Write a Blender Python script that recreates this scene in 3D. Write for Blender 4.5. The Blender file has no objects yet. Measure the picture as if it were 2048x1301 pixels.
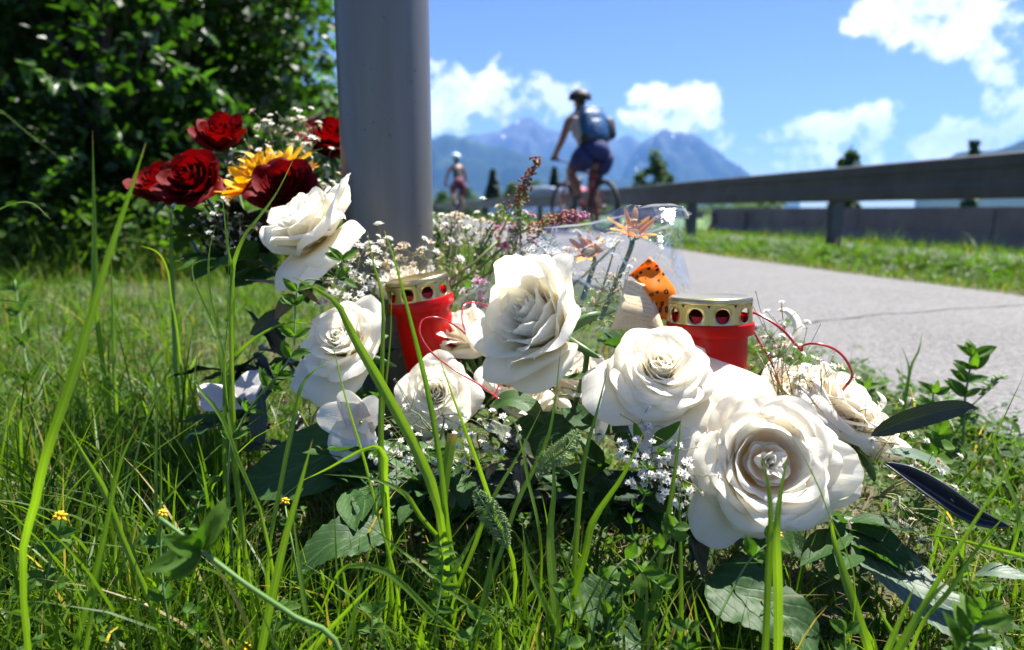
import bpy, bmesh, math, random
import numpy as np
from mathutils import Vector, Matrix, Quaternion, noise as mnoise

C = bpy.context.scene.collection
scene = bpy.context.scene
R = math.radians
PI = math.pi

# ---------------------------------------------------------------- camera
FPX = 2048 * 24 / 36.0
CAM_H = 0.32
TILT = math.atan((650.5 - 420.0) / FPX)
cam_data = bpy.data.cameras.new('camera')
cam = bpy.data.objects.new('camera', cam_data)
C.objects.link(cam)
scene.camera = cam
cam.location = (0, 0, CAM_H)
cam.rotation_euler = (PI / 2 - TILT, 0, 0)
cam_data.lens = 24
cam_data.sensor_width = 36
cam_data.clip_start = 0.02
cam_data.clip_end = 60000
cam_data.dof.use_dof = True
cam_data.dof.focus_distance = 0.53
cam_data.dof.aperture_fstop = 5.6
cam_data.dof.aperture_blades = 9

def W(px, py, d):
    """world point seen at photo pixel (px, py) at depth d along the optical axis"""
    xc = (px - 1024) / FPX * d
    yc = (py - 650.5) / FPX * d
    return Vector((xc, d * math.cos(TILT) - yc * math.sin(TILT), CAM_H - d * math.sin(TILT) - yc * math.cos(TILT)))

def wpx(npx, d):
    return npx / FPX * d

# ---------------------------------------------------------------- sun and sky
SUN_EL = R(65)
SUN_AZ = R(46)          # clockwise from +Y towards +X: ahead of the camera, to the right
sd = Vector((math.sin(SUN_AZ) * math.cos(SUN_EL), math.cos(SUN_AZ) * math.cos(SUN_EL), math.sin(SUN_EL)))
sl = bpy.data.lights.new('sun', 'SUN')
sl.energy = 5.0
sl.angle = R(0.53)
sl.color = (1.0, 0.955, 0.88)
sun = bpy.data.objects.new('sun', sl)
C.objects.link(sun)
sun.rotation_euler = sd.to_track_quat('Z', 'Y').to_euler()
sun.location = (3, 5, 10)

def N(nt, typ, **kw):
    n = nt.nodes.new(typ)
    for k, v in kw.items():
        if k == 'ins':
            for a, b in v.items():
                s = n.inputs[a]
                if isinstance(b, bpy.types.NodeSocket):
                    nt.links.new(b, s)
                else:
                    s.default_value = b
        else:
            setattr(n, k, v)
    return n

def M2(nt, op, a, b=None, c=None, clamp=False):
    n = nt.nodes.new('ShaderNodeMath')
    n.operation = op
    n.use_clamp = clamp
    for i, v in enumerate((a, b, c)):
        if v is None:
            continue
        if isinstance(v, bpy.types.NodeSocket):
            nt.links.new(v, n.inputs[i])
        else:
            n.inputs[i].default_value = v
    return n.outputs[0]

world = bpy.data.worlds.new("World")
scene.world = world
world.use_nodes = True
wt = world.node_tree
wt.nodes.clear()
sky = N(wt, 'ShaderNodeTexSky', sky_type='NISHITA', sun_disc=False)
sky.sun_elevation = SUN_EL
sky.sun_rotation = SUN_AZ
sky.altitude = 700
sky.air_density = 1.0
sky.dust_density = 0.35
sky.ozone_density = 3.2
SKY_STR = 0.050 * .9
hsv = N(wt, 'ShaderNodeHueSaturation', ins={'Hue': 0.522, 'Saturation': 1.16, 'Value': 1.0, 'Color': sky.outputs[0]})
tc = N(wt, 'ShaderNodeTexCoord')
sep = N(wt, 'ShaderNodeSeparateXYZ', ins={0: tc.outputs['Generated']})
az = M2(wt, 'ARCTAN2', sep.outputs[0], sep.outputs[1])
el = M2(wt, 'ARCSINE', sep.outputs[2])
def dirae(px, py):
    v = (W(px, py, 1.0) - Vector((0, 0, CAM_H))).normalized()
    return math.atan2(v.x, v.y), math.asin(v.z)
# clouds: soft ellipses broken up by noise, all round the sky
nz1 = N(wt, 'ShaderNodeTexNoise', ins={'Vector': tc.outputs['Generated'], 'Scale': 11.0, 'Detail': 8.0, 'Roughness': 0.56})
nz2 = N(wt, 'ShaderNodeTexNoise', ins={'Vector': tc.outputs['Generated'], 'Scale': 34.0, 'Detail': 6.0, 'Roughness': 0.6})
blobs = []
for (px, py, rx, ry, k) in [
    (900, 195, 75, 62, 1.0), (985, 190, 75, 55, 1.0), (1075, 195, 75, 48, 1.0), (1130, 200, 45, 38, .9),
    (885, 250, 80, 38, .7), (1010, 245, 60, 26, .6), (875, 128, 22, 16, .8),
    (1350, 200, 85, 32, 1.0), (1380, 245, 75, 42, 1.0), (1300, 235, 48, 26, .8), (1445, 285, 62, 24, .85), (1490, 300, 30, 14, .7),
    (1535, 272, 40, 18, .9), (1650, 258, 100, 30, .95), (1745, 245, 78, 30, 1.0), (1610, 300, 60, 16, .8),
    (1720, 318, 130, 20, .75), (1850, 288, 130, 30, .95), (1985, 255, 105, 26, .9), (2100, 215, 100, 40, 1.0),
    (1760, 42, 62, 26, .9), (1830, 20, 85, 34, 1.0), (1900, 60, 90, 40, 1.0), (1995, 40, 95, 45, 1.0), (2030, 120, 50, 40, .9), (2130, 80, 90, 60, 1.0),
    (660, 215, 60, 34, .9), (480, 180, 160, 60, .8), (60, 60, 120, 50, .9)]:
    a0, e0 = dirae(px, py)
    blobs.append((a0, e0, rx / FPX * 1.15, ry / FPX * 1.15, k))
rr = random.Random(11)
for i in range(12):
    blobs.append((R(60) + rr.random() * R(240), R(rr.uniform(6, 50)), rr.uniform(.12, .3), rr.uniform(.05, .13), 1.0))
acc = None
lit = None
for (a0, e0, rx, ry, k) in blobs:
    if a0 > PI:
        a0 -= 2 * PI
    u = M2(wt, 'MULTIPLY_ADD', az, 1 / rx, -a0 / rx)
    v = M2(wt, 'MULTIPLY_ADD', el, 1 / ry, -e0 / ry)
    r2 = M2(wt, 'MULTIPLY_ADD', u, u, M2(wt, 'MULTIPLY', v, v))
    g = M2(wt, 'MULTIPLY_ADD', r2, -0.8 * k, k, clamp=False)
    acc = g if acc is None else M2(wt, 'SMOOTH_MAX', acc, g, 0.25)
f = M2(wt, 'MULTIPLY_ADD', M2(wt, 'SUBTRACT', nz1.outputs[0], 0.5), 3.4, acc)
f = M2(wt, 'MULTIPLY_ADD', M2(wt, 'SUBTRACT', nz2.outputs[0], 0.5), 2.2, f)
mask = N(wt, 'ShaderNodeMapRange', interpolation_type='SMOOTHSTEP', ins={0: f, 1: 0.32, 2: 0.95, 3: 0.0, 4: 1.0}).outputs[0]
# the same noise a little higher up tells lit tops from grey undersides
mp = N(wt, 'ShaderNodeMapping', ins={'Vector': tc.outputs['Generated'], 'Location': (0.0, 0.0, 0.022)})
nz3 = N(wt, 'ShaderNodeTexNoise', ins={'Vector': mp.outputs[0], 'Scale': 9.0, 'Detail': 4.0, 'Roughness': 0.55})
und = M2(wt, 'MULTIPLY_ADD', M2(wt, 'SUBTRACT', nz3.outputs[0], nz1.outputs[0]), 5.0, 0.12)
und2 = M2(wt, 'MULTIPLY', M2(wt, 'MULTIPLY_ADD', f, 1.5, -0.7, clamp=True), M2(wt, 'ADD', und, 0.38, clamp=True), clamp=True)
ccol = N(wt, 'ShaderNodeMix', data_type='RGBA', ins={0: und2, 6: (12.5, 12.6, 13.0, 1), 7: (7.0, 7.6, 10.5, 1)})
mixc = N(wt, 'ShaderNodeMix', data_type='RGBA', ins={0: mask, 6: hsv.outputs[0], 7: ccol.outputs[2]})
bg = N(wt, 'ShaderNodeBackground', ins={'Color': mixc.outputs[2], 'Strength': SKY_STR})
wo = N(wt, 'ShaderNodeOutputWorld', ins={0: bg.outputs[0]})

scene.view_settings.view_transform = 'Standard'
scene.view_settings.look = 'None'
scene.view_settings.gamma = 1
scene.view_settings.use_curve_mapping = False
scene.view_settings.exposure = 1.82
scene.render.engine = 'CYCLES'
cy = scene.cycles
cy.max_bounces = 8
cy.diffuse_bounces = 4
cy.glossy_bounces = 3
cy.transmission_bounces = 6
cy.transparent_max_bounces = 24
cy.volume_bounces = 1
cy.caustics_reflective = False
cy.caustics_refractive = False
cy.sample_clamp_indirect = 6
cy.use_denoising = True

# ---------------------------------------------------------------- helpers
def tag(o, label=None, cat=None, group=None, kind=None):
    if label: o['label'] = label
    if cat: o['category'] = cat
    if group: o['group'] = group
    if kind: o['kind'] = kind
    return o

def empty(name, loc=(0, 0, 0), label=None, cat=None, group=None):
    o = bpy.data.objects.new(name, None)
    C.objects.link(o)
    o.location = loc
    o.empty_display_size = 0.02
    return tag(o, label, cat, group)

def link(name, me, parent=None, m=None):
    o = bpy.data.objects.new(name, me)
    C.objects.link(o)
    if m is not None and not me.materials:
        me.materials.append(m)
    if parent is not None:
        o.parent = parent
        o.matrix_parent_inverse = Matrix.Translation(-parent.location) if parent.type == 'EMPTY' and parent.rotation_euler[:] == (0, 0, 0) else Matrix.Identity(4)
    return o

def npmesh(name, V, F, uv=None, rnd=None, smooth=True):
    """V (n,3) array, F (m,k) array of k-gons; uv per vertex (n,2)"""
    V = np.asarray(V, dtype=np.float32).reshape(-1, 3)
    F = np.asarray(F, dtype=np.int32)
    me = bpy.data.meshes.new(name)
    k = F.shape[1]
    me.vertices.add(len(V))
    me.vertices.foreach_set('co', V.ravel())
    me.loops.add(F.size)
    me.loops.foreach_set('vertex_index', F.ravel())
    me.polygons.add(len(F))
    me.polygons.foreach_set('loop_start', np.arange(0, F.size, k, dtype=np.int32))
    me.polygons.foreach_set('use_smooth', np.full(len(F), smooth, dtype=bool))
    if uv is not None:
        l = me.uv_layers.new(name='UVMap')
        l.data.foreach_set('uv', np.asarray(uv, dtype=np.float32)[F.ravel()].ravel())
    if rnd is not None:
        a = me.attributes.new('rnd', 'FLOAT', 'POINT')
        a.data.foreach_set('value', np.asarray(rnd, dtype=np.float32).ravel())
    me.update(calc_edges=True)
    me.validate()
    return me

def gridfaces(nr, nc, off=0):
    i = np.arange(nr - 1)[:, None] * nc + np.arange(nc - 1)[None, :]
    i = i.ravel() + off
    return np.stack([i, i + 1, i + nc + 1, i + nc], 1)

class MB:
    """collects quads from several shapes into one mesh"""
    def __init__(self):
        self.v = []; self.f = []; self.n = 0; self.uvs = []; self.tri = []
    def add(self, V, F, uv=None):
        V = np.asarray(V, dtype=float).reshape(-1, 3)
        self.v.append(V); self.f.append(np.asarray(F) + self.n)
        self.uvs.append(np.zeros((len(V), 2)) if uv is None else np.asarray(uv, dtype=float).reshape(-1, 2))
        self.n += len(V)
        return self
    def box(self, c, s, rot=None):
        c = Vector(c)
        V = [Vector((x * s[0] / 2, y * s[1] / 2, z * s[2] / 2)) for x in (-1, 1) for y in (-1, 1) for z in (-1, 1)]
        if rot is not None: V = [rot @ v for v in V]
        V = [tuple(v + c) for v in V]
        return self.add(V, [(0, 1, 3, 2), (4, 6, 7, 5), (0, 4, 5, 1), (2, 3, 7, 6), (0, 2, 6, 4), (1, 5, 7, 3)])
    def tube(self, pts, rad, n=8, cap=True):
        pts = [Vector(p) for p in pts]
        if not hasattr(rad, '__len__'): rad = [rad] * len(pts)
        rad = list(rad)
        if cap:
            pts = [pts[0] + (pts[0] - pts[1]).normalized() * 1e-5] + pts + [pts[-1] + (pts[-1] - pts[-2]).normalized() * 1e-5]
            rad = [rad[0] * .02] + rad + [rad[-1] * .02]
        V = []
        up = None
        for i, p in enumerate(pts):
            a = pts[max(i - 1, 0)]; b = pts[min(i + 1, len(pts) - 1)]
            t = (b - a).normalized() if (b - a).length > 1e-9 else Vector((0, 0, 1))
            if up is None:
                up = Vector((0, 0, 1)) if abs(t.z) < .9 else Vector((1, 0, 0))
            s = t.cross(up)
            if s.length < 1e-6: s = t.cross(Vector((0, 1, 0.01)))
            s.normalize(); up = s.cross(t).normalized()
            for k in range(n):
                A = 2 * PI * k / n
                V.append(p + (s * math.cos(A) + up * math.sin(A)) * rad[i])
        F = []
        for i in range(len(pts) - 1):
            for k in range(n):
                F.append((i * n + k, i * n + (k + 1) % n, (i + 1) * n + (k + 1) % n, (i + 1) * n + k))
        uv = [(k / n, i / max(1, len(pts) - 1)) for i in range(len(pts)) for k in range(n)]
        return self.add([tuple(v) for v in V], F, uv)
    def lathe(self, prof, n=32, M=None):
        V = []
        for (r, z) in prof:
            for k in range(n):
                A = 2 * PI * k / n
                v = Vector((r * math.cos(A), r * math.sin(A), z))
                V.append(tuple(M @ v) if M is not None else tuple(v))
        F = []
        for i in range(len(prof) - 1):
            for k in range(n):
                F.append((i * n + k, i * n + (k + 1) % n, (i + 1) * n + (k + 1) % n, (i + 1) * n + k))
        return self.add(V, F)
    def build(self, name, m, parent=None, smooth=True):
        me = npmesh(name, np.concatenate(self.v), np.concatenate(self.f), np.concatenate(self.uvs), smooth=smooth)
        me.materials.append(m)
        return link(name, me, parent)

def sharp(o, ang=35):
    me = o.data
    bm = bmesh.new(); bm.from_mesh(me)
    bmesh.ops.remove_doubles(bm, verts=bm.verts, dist=1e-6)
    bmesh.ops.recalc_face_normals(bm, faces=bm.faces)
    for e in bm.edges:
        if len(e.link_faces) == 2 and e.calc_face_angle(0) > R(ang): e.smooth = False
    bm.to_mesh(me); bm.free()
    return o

def crom(pts, n):
    """Catmull-Rom through pts, n samples"""
    P = np.array([tuple(p) for p in pts], dtype=float)
    if len(P) == 2:
        t = np.linspace(0, 1, n)[:, None]
        return P[0] * (1 - t) + P[1] * t
    P = np.vstack([2 * P[0] - P[1], P, 2 * P[-1] - P[-2]])
    m = len(P) - 3
    out = []
    for s in np.linspace(0, m - 1e-6, n):
        i = int(s); t = s - i
        p0, p1, p2, p3 = P[i], P[i + 1], P[i + 2], P[i + 3]
        out.append(.5 * ((2 * p1) + (-p0 + p2) * t + (2 * p0 - 5 * p1 + 4 * p2 - p3) * t * t + (-p0 + 3 * p1 - 3 * p2 + p3) * t ** 3))
    return np.array(out)

# ---------------------------------------------------------------- materials
def newmat(name):
    m = bpy.data.materials.new(name)
    m.use_nodes = True
    m.node_tree.nodes.clear()
    return m, m.node_tree

def pbr(name, col, rough=.6, metal=0.0, noise=None, spec=.5, bump=None, coat=0.0, col2=None, emit=None):
    m, nt = newmat(name)
    p = N(nt, 'ShaderNodeBsdfPrincipled', ins={'Base Color': (*col, 1), 'Roughness': rough, 'Metallic': metal, 'Specular IOR Level': spec, 'Coat Weight': coat})
    tcn = N(nt, 'ShaderNodeTexCoord')
    if noise:
        n = N(nt, 'ShaderNodeTexNoise', ins={'Vector': tcn.outputs['Object'], 'Scale': noise, 'Detail': 6.0, 'Roughness': .6})
        c2 = col2 if col2 else tuple(c * .6 for c in col)
        mr = N(nt, 'ShaderNodeMapRange', ins={0: n.outputs[0], 1: .35, 2: .65})
        mx = N(nt, 'ShaderNodeMix', data_type='RGBA', ins={0: mr.outputs[0], 6: (*col, 1), 7: (*c2, 1)})
        nt.links.new(mx.outputs[2], p.inputs['Base Color'])
    if bump:
        n = N(nt, 'ShaderNodeTexNoise', ins={'Vector': tcn.outputs['Object'], 'Scale': bump[0], 'Detail': 4.0})
        b = N(nt, 'ShaderNodeBump', ins={'Strength': bump[1], 'Distance': bump[2], 'Height': n.outputs[0]})
        nt.links.new(b.outputs[0], p.inputs['Normal'])
    N(nt, 'ShaderNodeOutputMaterial', ins={0: p.outputs[0]})
    return m

def leafmat(name, c1, c2, trans=.4, rough=.45, spec=.35, tcol=None, veins=0.0, dry=None, noise=40.0, attr=False, sparse=0.0, gloss_edge=False):
    """thin leaf: principled front plus translucency; colour varies per object and inside the leaf"""
    m, nt = newmat(name)
    if attr:
        rv = N(nt, 'ShaderNodeAttribute', attribute_name='rnd').outputs['Fac']
    else:
        rv = N(nt, 'ShaderNodeObjectInfo').outputs['Random']
    tcn = N(nt, 'ShaderNodeTexCoord')
    n = N(nt, 'ShaderNodeTexNoise', ins={'Vector': tcn.outputs['Object'], 'Scale': noise, 'Detail': 3.0})
    fac = M2(nt, 'MULTIPLY_ADD', n.outputs[0], .7, M2(nt, 'MULTIPLY_ADD', rv, .9, -.35), clamp=True)
    mx = N(nt, 'ShaderNodeMix', data_type='RGBA', ins={0: fac, 6: (*c1, 1), 7: (*c2, 1)}).outputs[2]
    if dry:
        df = M2(nt, 'GREATER_THAN', rv, dry[1])
        mx = N(nt, 'ShaderNodeMix', data_type='RGBA', ins={0: df, 6: mx, 7: (*dry[0], 1)}).outputs[2]
    hgt = None
    if veins:
        uvn = N(nt, 'ShaderNodeUVMap')
        s2 = N(nt, 'ShaderNodeSeparateXYZ', ins={0: uvn.outputs[0]})
        au = M2(nt, 'ABSOLUTE', M2(nt, 'SUBTRACT', s2.outputs[0], .5))
        ph = M2(nt, 'MULTIPLY_ADD', n.outputs[0], .16, M2(nt, 'MULTIPLY_ADD', au, -1.1, s2.outputs[1]))
        sv = M2(nt, 'POWER', M2(nt, 'ABSOLUTE', M2(nt, 'SINE', M2(nt, 'MULTIPLY', ph, 19.0))), 8.0)
        vein = M2(nt, 'SUBTRACT', 1.0, sv)
        line = M2(nt, 'POWER', M2(nt, 'ABSOLUTE', M2(nt, 'COSINE', M2(nt, 'MULTIPLY', ph, 19.0))), 24.0)
        mid = M2(nt, 'LESS_THAN', au, .018)
        vv = M2(nt, 'MAXIMUM', M2(nt, 'MULTIPLY', line, .6), mid)
        lc = tuple(min(1, c * 1.9 + .02) for c in c2)
        mx = N(nt, 'ShaderNodeMix', data_type='RGBA', ins={0: M2(nt, 'MULTIPLY', vv, veins), 6: mx, 7: (*lc, 1)}).outputs[2]
        hgt = M2(nt, 'MULTIPLY_ADD', line, -.5, M2(nt, 'MULTIPLY_ADD', mid, -.8, M2(nt, 'MULTIPLY', n.outputs[0], .5)))
    p = N(nt, 'ShaderNodeBsdfPrincipled', ins={'Base Color': mx, 'Roughness': rough, 'Specular IOR Level': spec})
    if hgt is not None:
        b = N(nt, 'ShaderNodeBump', ins={'Strength': .32, 'Distance': .0009, 'Height': hgt})
        nt.links.new(b.outputs[0], p.inputs['Normal'])
    if trans > 0:
        t = N(nt, 'ShaderNodeBsdfTranslucent')
        tint = N(nt, 'ShaderNodeMix', data_type='RGBA', blend_type='MULTIPLY', ins={0: 1.0, 6: mx, 7: (*(tcol or (2.2, 2.4, .7)), 1)})
        nt.links.new(tint.outputs[2], t.inputs[0])
        ms = N(nt, 'ShaderNodeMixShader', ins={0: trans, 1: p.outputs[0], 2: t.outputs[0]})
        N(nt, 'ShaderNodeOutputMaterial', ins={0: ms.outputs[0]})
    else:
        N(nt, 'ShaderNodeOutputMaterial', ins={0: p.outputs[0]})
    return m

def petalmat(name, cbase, ctip, trans=.35, tc=None, rough=.55, edge=None, spec=.25, veinbump=.25, sheen=0.0):
    """petal: colour runs from claw (v=0) to edge (v=1), fine lengthwise veins, light shines through"""
    m, nt = newmat(name)
    uvn = N(nt, 'ShaderNodeUVMap')
    s2 = N(nt, 'ShaderNodeSeparateXYZ', ins={0: uvn.outputs[0]})
    tcn = N(nt, 'ShaderNodeTexCoord')
    oi = N(nt, 'ShaderNodeObjectInfo')
    n = N(nt, 'ShaderNodeTexNoise', ins={'Vector': tcn.outputs['Object'], 'Scale': 60.0, 'Detail': 4.0})
    f = N(nt, 'ShaderNodeMapRange', interpolation_type='SMOOTHSTEP', ins={0: M2(nt, 'MULTIPLY_ADD', n.outputs[0], .2, s2.outputs[1]), 1: .12, 2: .85}).outputs[0]
    mx = N(nt, 'ShaderNodeMix', data_type='RGBA', ins={0: f, 6: (*cbase, 1), 7: (*ctip, 1)}).outputs[2]
    if edge:
        ef = N(nt, 'ShaderNodeMapRange', interpolation_type='SMOOTHSTEP', ins={0: M2(nt, 'MULTIPLY_ADD', n.outputs[0], .08, s2.outputs[1]), 1: .985, 2: 1.04, 3: 0.0, 4: .55}).outputs[0]
        mx = N(nt, 'ShaderNodeMix', data_type='RGBA', ins={0: ef, 6: mx, 7: (*edge, 1)}).outputs[2]
    stretch = N(nt, 'ShaderNodeMapping', ins={'Vector': uvn.outputs[0], 'Scale': (46.0, 3.0, 1.0)})
    vn = N(nt, 'ShaderNodeTexNoise', ins={'Vector': stretch.outputs[0], 'Scale': 1.0, 'Detail': 3.0})
    b = N(nt, 'ShaderNodeBump', ins={'Strength': veinbump, 'Distance': .0008, 'Height': M2(nt, 'MULTIPLY_ADD', n.outputs[0], .9, vn.outputs[0])})
    p = N(nt, 'ShaderNodeBsdfPrincipled', ins={'Base Color': mx, 'Roughness': rough, 'Specular IOR Level': spec, 'Normal': b.outputs[0], 'Sheen Weight': sheen})
    t = N(nt, 'ShaderNodeBsdfTranslucent', ins={'Normal': b.outputs[0]})
    tint = N(nt, 'ShaderNodeMix', data_type='RGBA', blend_type='MULTIPLY', ins={0: 1.0, 6: mx, 7: (*(tc or (1, .96, .84)), 1)})
    nt.links.new(tint.outputs[2], t.inputs[0])
    ms = N(nt, 'ShaderNodeMixShader', ins={0: trans, 1: p.outputs[0], 2: t.outputs[0]})
    N(nt, 'ShaderNodeOutputMaterial', ins={0: ms.outputs[0]})
    return m

MT = {}
MT['grass'] = leafmat('grass blades', (.034, .080, .008), (.10, .175, .016), trans=.48, rough=.42, spec=.3, dry=((.30, .23, .10), .95), attr=True, tcol=(1.9, 2.0, .5))
MT['blade'] = leafmat('broad grass blade', (.075, .155, .012), (.14, .24, .025), trans=.5, rough=.38, spec=.4, tcol=(2.4, 2.4, .5))
bt = MT['blade'].node_tree
_uv = N(bt, 'ShaderNodeUVMap')
_mp = N(bt, 'ShaderNodeMapping', ins={'Vector': _uv.outputs[0], 'Scale': (9.0, .6, 1.0)})
_ns = N(bt, 'ShaderNodeTexNoise', ins={'Vector': _mp.outputs[0], 'Scale': 1.6, 'Detail': 4.0, 'Roughness': .7})
_sx = N(bt, 'ShaderNodeSeparateXYZ', ins={0: _uv.outputs[0]})
_mid = N(bt, 'ShaderNodeMapRange', ins={0: M2(bt, 'ABSOLUTE', M2(bt, 'SUBTRACT', _sx.outputs[0], .5)), 1: .02, 2: .10, 3: 1.35, 4: 1.0}).outputs[0]
_st = M2(bt, 'MULTIPLY', M2(bt, 'MULTIPLY_ADD', _ns.outputs[0], 1.3, .35), _mid)
_tip = N(bt, 'ShaderNodeMapRange', interpolation_type='SMOOTHSTEP', ins={0: M2(bt, 'MULTIPLY_ADD', _ns.outputs[0], .06, _sx.outputs[1]), 1: .965, 2: 1.02}).outputs[0]
_src = [l for l in bt.links if l.to_node.type == 'BSDF_PRINCIPLED' and l.to_socket.name == 'Base Color'][0].from_socket
_dst = [l.to_socket for l in bt.links if l.from_socket == _src]
_sc = N(bt, 'ShaderNodeVectorMath', operation='SCALE', ins={0: _src, 'Scale': _st})
_tp = N(bt, 'ShaderNodeMix', data_type='RGBA', ins={0: _tip, 6: _sc.outputs[0], 7: (.30, .22, .09, 1)})
for s_ in _dst:
    bt.links.new(_tp.outputs[2], s_)
_bp = N(bt, 'ShaderNodeBump', ins={'Strength': .5, 'Distance': .0006, 'Height': _ns.outputs[0]})
bt.links.new(_bp.outputs[0], [n for n in bt.nodes if n.type == 'BSDF_PRINCIPLED'][0].inputs['Normal'])
MT['seedhead'] = leafmat('green grass flower head', (.14, .22, .08), (.22, .30, .13), trans=.3, rough=.6)
MT['thatch'] = leafmat('dry grass litter', (.20, .14, .07), (.36, .28, .15), trans=.15, rough=.7, attr=True, tcol=(1.2, 1.1, .8))
MT['clover'] = leafmat('clover leaves', (.028, .070, .010), (.065, .13, .02), trans=.42, rough=.55, spec=.22, attr=True, tcol=(1.9, 2.1, .5))
MT['pea'] = leafmat('pea plant leaflet', (.038, .10, .012), (.085, .165, .02), trans=.45, rough=.58, spec=.18, tcol=(1.8, 2.0, .5))
MT['pea_stem'] = leafmat('pea plant stem', (.10, .19, .05), (.14, .24, .06), trans=.15, rough=.45)
MT['dark_leaf'] = leafmat('glossy dark green leaf', (.022, .055, .014), (.045, .10, .024), trans=.24, rough=.50, spec=.2, veins=.22, tcol=(2.2, 2.6, .7))
MT['grey_leaf'] = leafmat('grey green leaf', (.045, .075, .045), (.08, .12, .075), trans=.15, rough=.48, spec=.3, veins=.6)
MT['olive_leaf'] = leafmat('dark olive leaf', (.018, .028, .012), (.03, .045, .018), trans=.06, rough=.4, spec=.4, veins=.5)
MT['bud_leaf'] = leafmat('reddish shaded leaf', (.09, .06, .03), (.15, .10, .05), trans=.25, rough=.5, veins=.4)
MT['rose_stem'] = leafmat('rose stem green', (.05, .11, .03), (.08, .16, .04), trans=.0, rough=.4)
MT['black_leaf'] = pbr('blackish blue dried leaf', (.018, .022, .03), rough=.38, noise=60, col2=(.04, .045, .055), bump=(300, .4, .0006))
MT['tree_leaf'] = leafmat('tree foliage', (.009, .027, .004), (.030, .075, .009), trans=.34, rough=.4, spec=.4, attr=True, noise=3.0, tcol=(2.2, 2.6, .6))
MT['tree_leaf_sun'] = leafmat('sunlit light tree foliage', (.035, .09, .012), (.08, .17, .025), trans=.45, rough=.42, spec=.35, attr=True, noise=3.0, tcol=(2.2, 2.5, .6))  # brighter copy of the tree foliage, sunlight put into its colour
MT['tree_leaf_one'] = leafmat('tree leaf', (.035, .09, .015), (.06, .13, .02), trans=.4, rough=.38, spec=.5, tcol=(2.2, 2.6, .6))
MT['far_leaf'] = leafmat('far tree foliage', (.03, .07, .012), (.06, .12, .025), trans=.25, rough=.6, attr=True, noise=.6, tcol=(1.6, 1.8, .6))
MT['conifer'] = leafmat('spruce foliage', (.014, .04, .014), (.03, .065, .02), trans=.1, rough=.6, attr=True, noise=.6)
MT['bark'] = pbr('bark', (.10, .08, .06), rough=.9, noise=14, col2=(.04, .033, .027), bump=(30, .6, .01))
MT['white_petal'] = petalmat('white rose petal', (.92, .80, .48), (.93, .915, .85), trans=.56, tc=(1, .965, .88), edge=(.86, .80, .62))
MT['open_petal'] = petalmat('ivory petal with apricot heart', (.95, .64, .24), (.93, .915, .85), trans=.56, tc=(1, .965, .88), edge=(.86, .80, .62))
MT['cream_petal'] = petalmat('cream pink lily petal', (.93, .80, .64), (.94, .90, .82), trans=.5)
MT['orchid'] = petalmat('white orchid petal', (.70, .55, .50), (.80, .78, .76), trans=.25, veinbump=.5)
MT['shade_petal'] = petalmat('shade grey petal', (.40, .36, .34), (.50, .48, .46), trans=.2)  # petal greyed to look shaded, the shade is in the colour
MT['red_petal'] = petalmat('dark red rose petal', (.06, .001, .002), (.125, .0015, .003), trans=.30, tc=(1.6, .4, .3), rough=.6, spec=.10)
MT['yellow_petal'] = petalmat('yellow ray petal', (.75, .30, .01), (.82, .48, .01), trans=.35, tc=(1.1, .9, .3))
MT['orange_petal'] = petalmat('orange yellow petal', (.75, .25, .02), (.80, .42, .06), trans=.35, tc=(1.1, .9, .4))
MT['pink_petal'] = petalmat('pinkish purple petal', (.42, .12, .25), (.55, .25, .38), trans=.3)
MT['lilac_petal'] = petalmat('pale lilac petal', (.5, .42, .5), (.7, .62, .68), trans=.3)
MT['gyp'] = petalmat('tiny white blossom', (.75, .74, .60), (.85, .84, .80), trans=.3, veinbump=.05)
MT['gyp_old'] = petalmat('tiny faded blossom', (.55, .42, .28), (.70, .60, .46), trans=.3, veinbump=.05)
MT['gyp_stem'] = leafmat('thin branching stem', (.16, .20, .08), (.26, .26, .12), trans=.2, rough=.5)
MT['brown'] = leafmat('rusty brown seed', (.24, .08, .03), (.36, .15, .07), trans=.2, rough=.7)
MT['sun_disc'] = pbr('sunflower heart', (.05, .03, .012), rough=.9, noise=300, col2=(.14, .09, .02), bump=(500, .8, .002))
MT['yellow_bud'] = leafmat('yellow clover head', (.62, .42, .01), (.78, .58, .02), trans=.3, rough=.5, tcol=(1.2, 1.1, .4))
# ================================================================ SETTING
# everything along the path is laid out in path coordinates: s = across (to the right), t = along
PD = Vector((-.19, .982, 0)).normalized()
PN = Vector((PD.y, -PD.x, 0))
def ST(s, t, z=0.0):
    return PN * s + PD * t + Vector((0, 0, z))
S_NEAR, S_FAR = .86, 2.31
def gz(s):
    """ground height by distance across"""
    s = np.asarray(s, dtype=float)
    def ss(a, b, x):
        x = np.clip((x - a) / (b - a), 0, 1); return x * x * (3 - 2 * x)
    return -.105 * ss(2.4, 3.5, s) - .325 * ss(4.2, 7.0, s)
def gzxy(x, y):
    return gz(PN.x * np.asarray(x) + PN.y * np.asarray(y))

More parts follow.
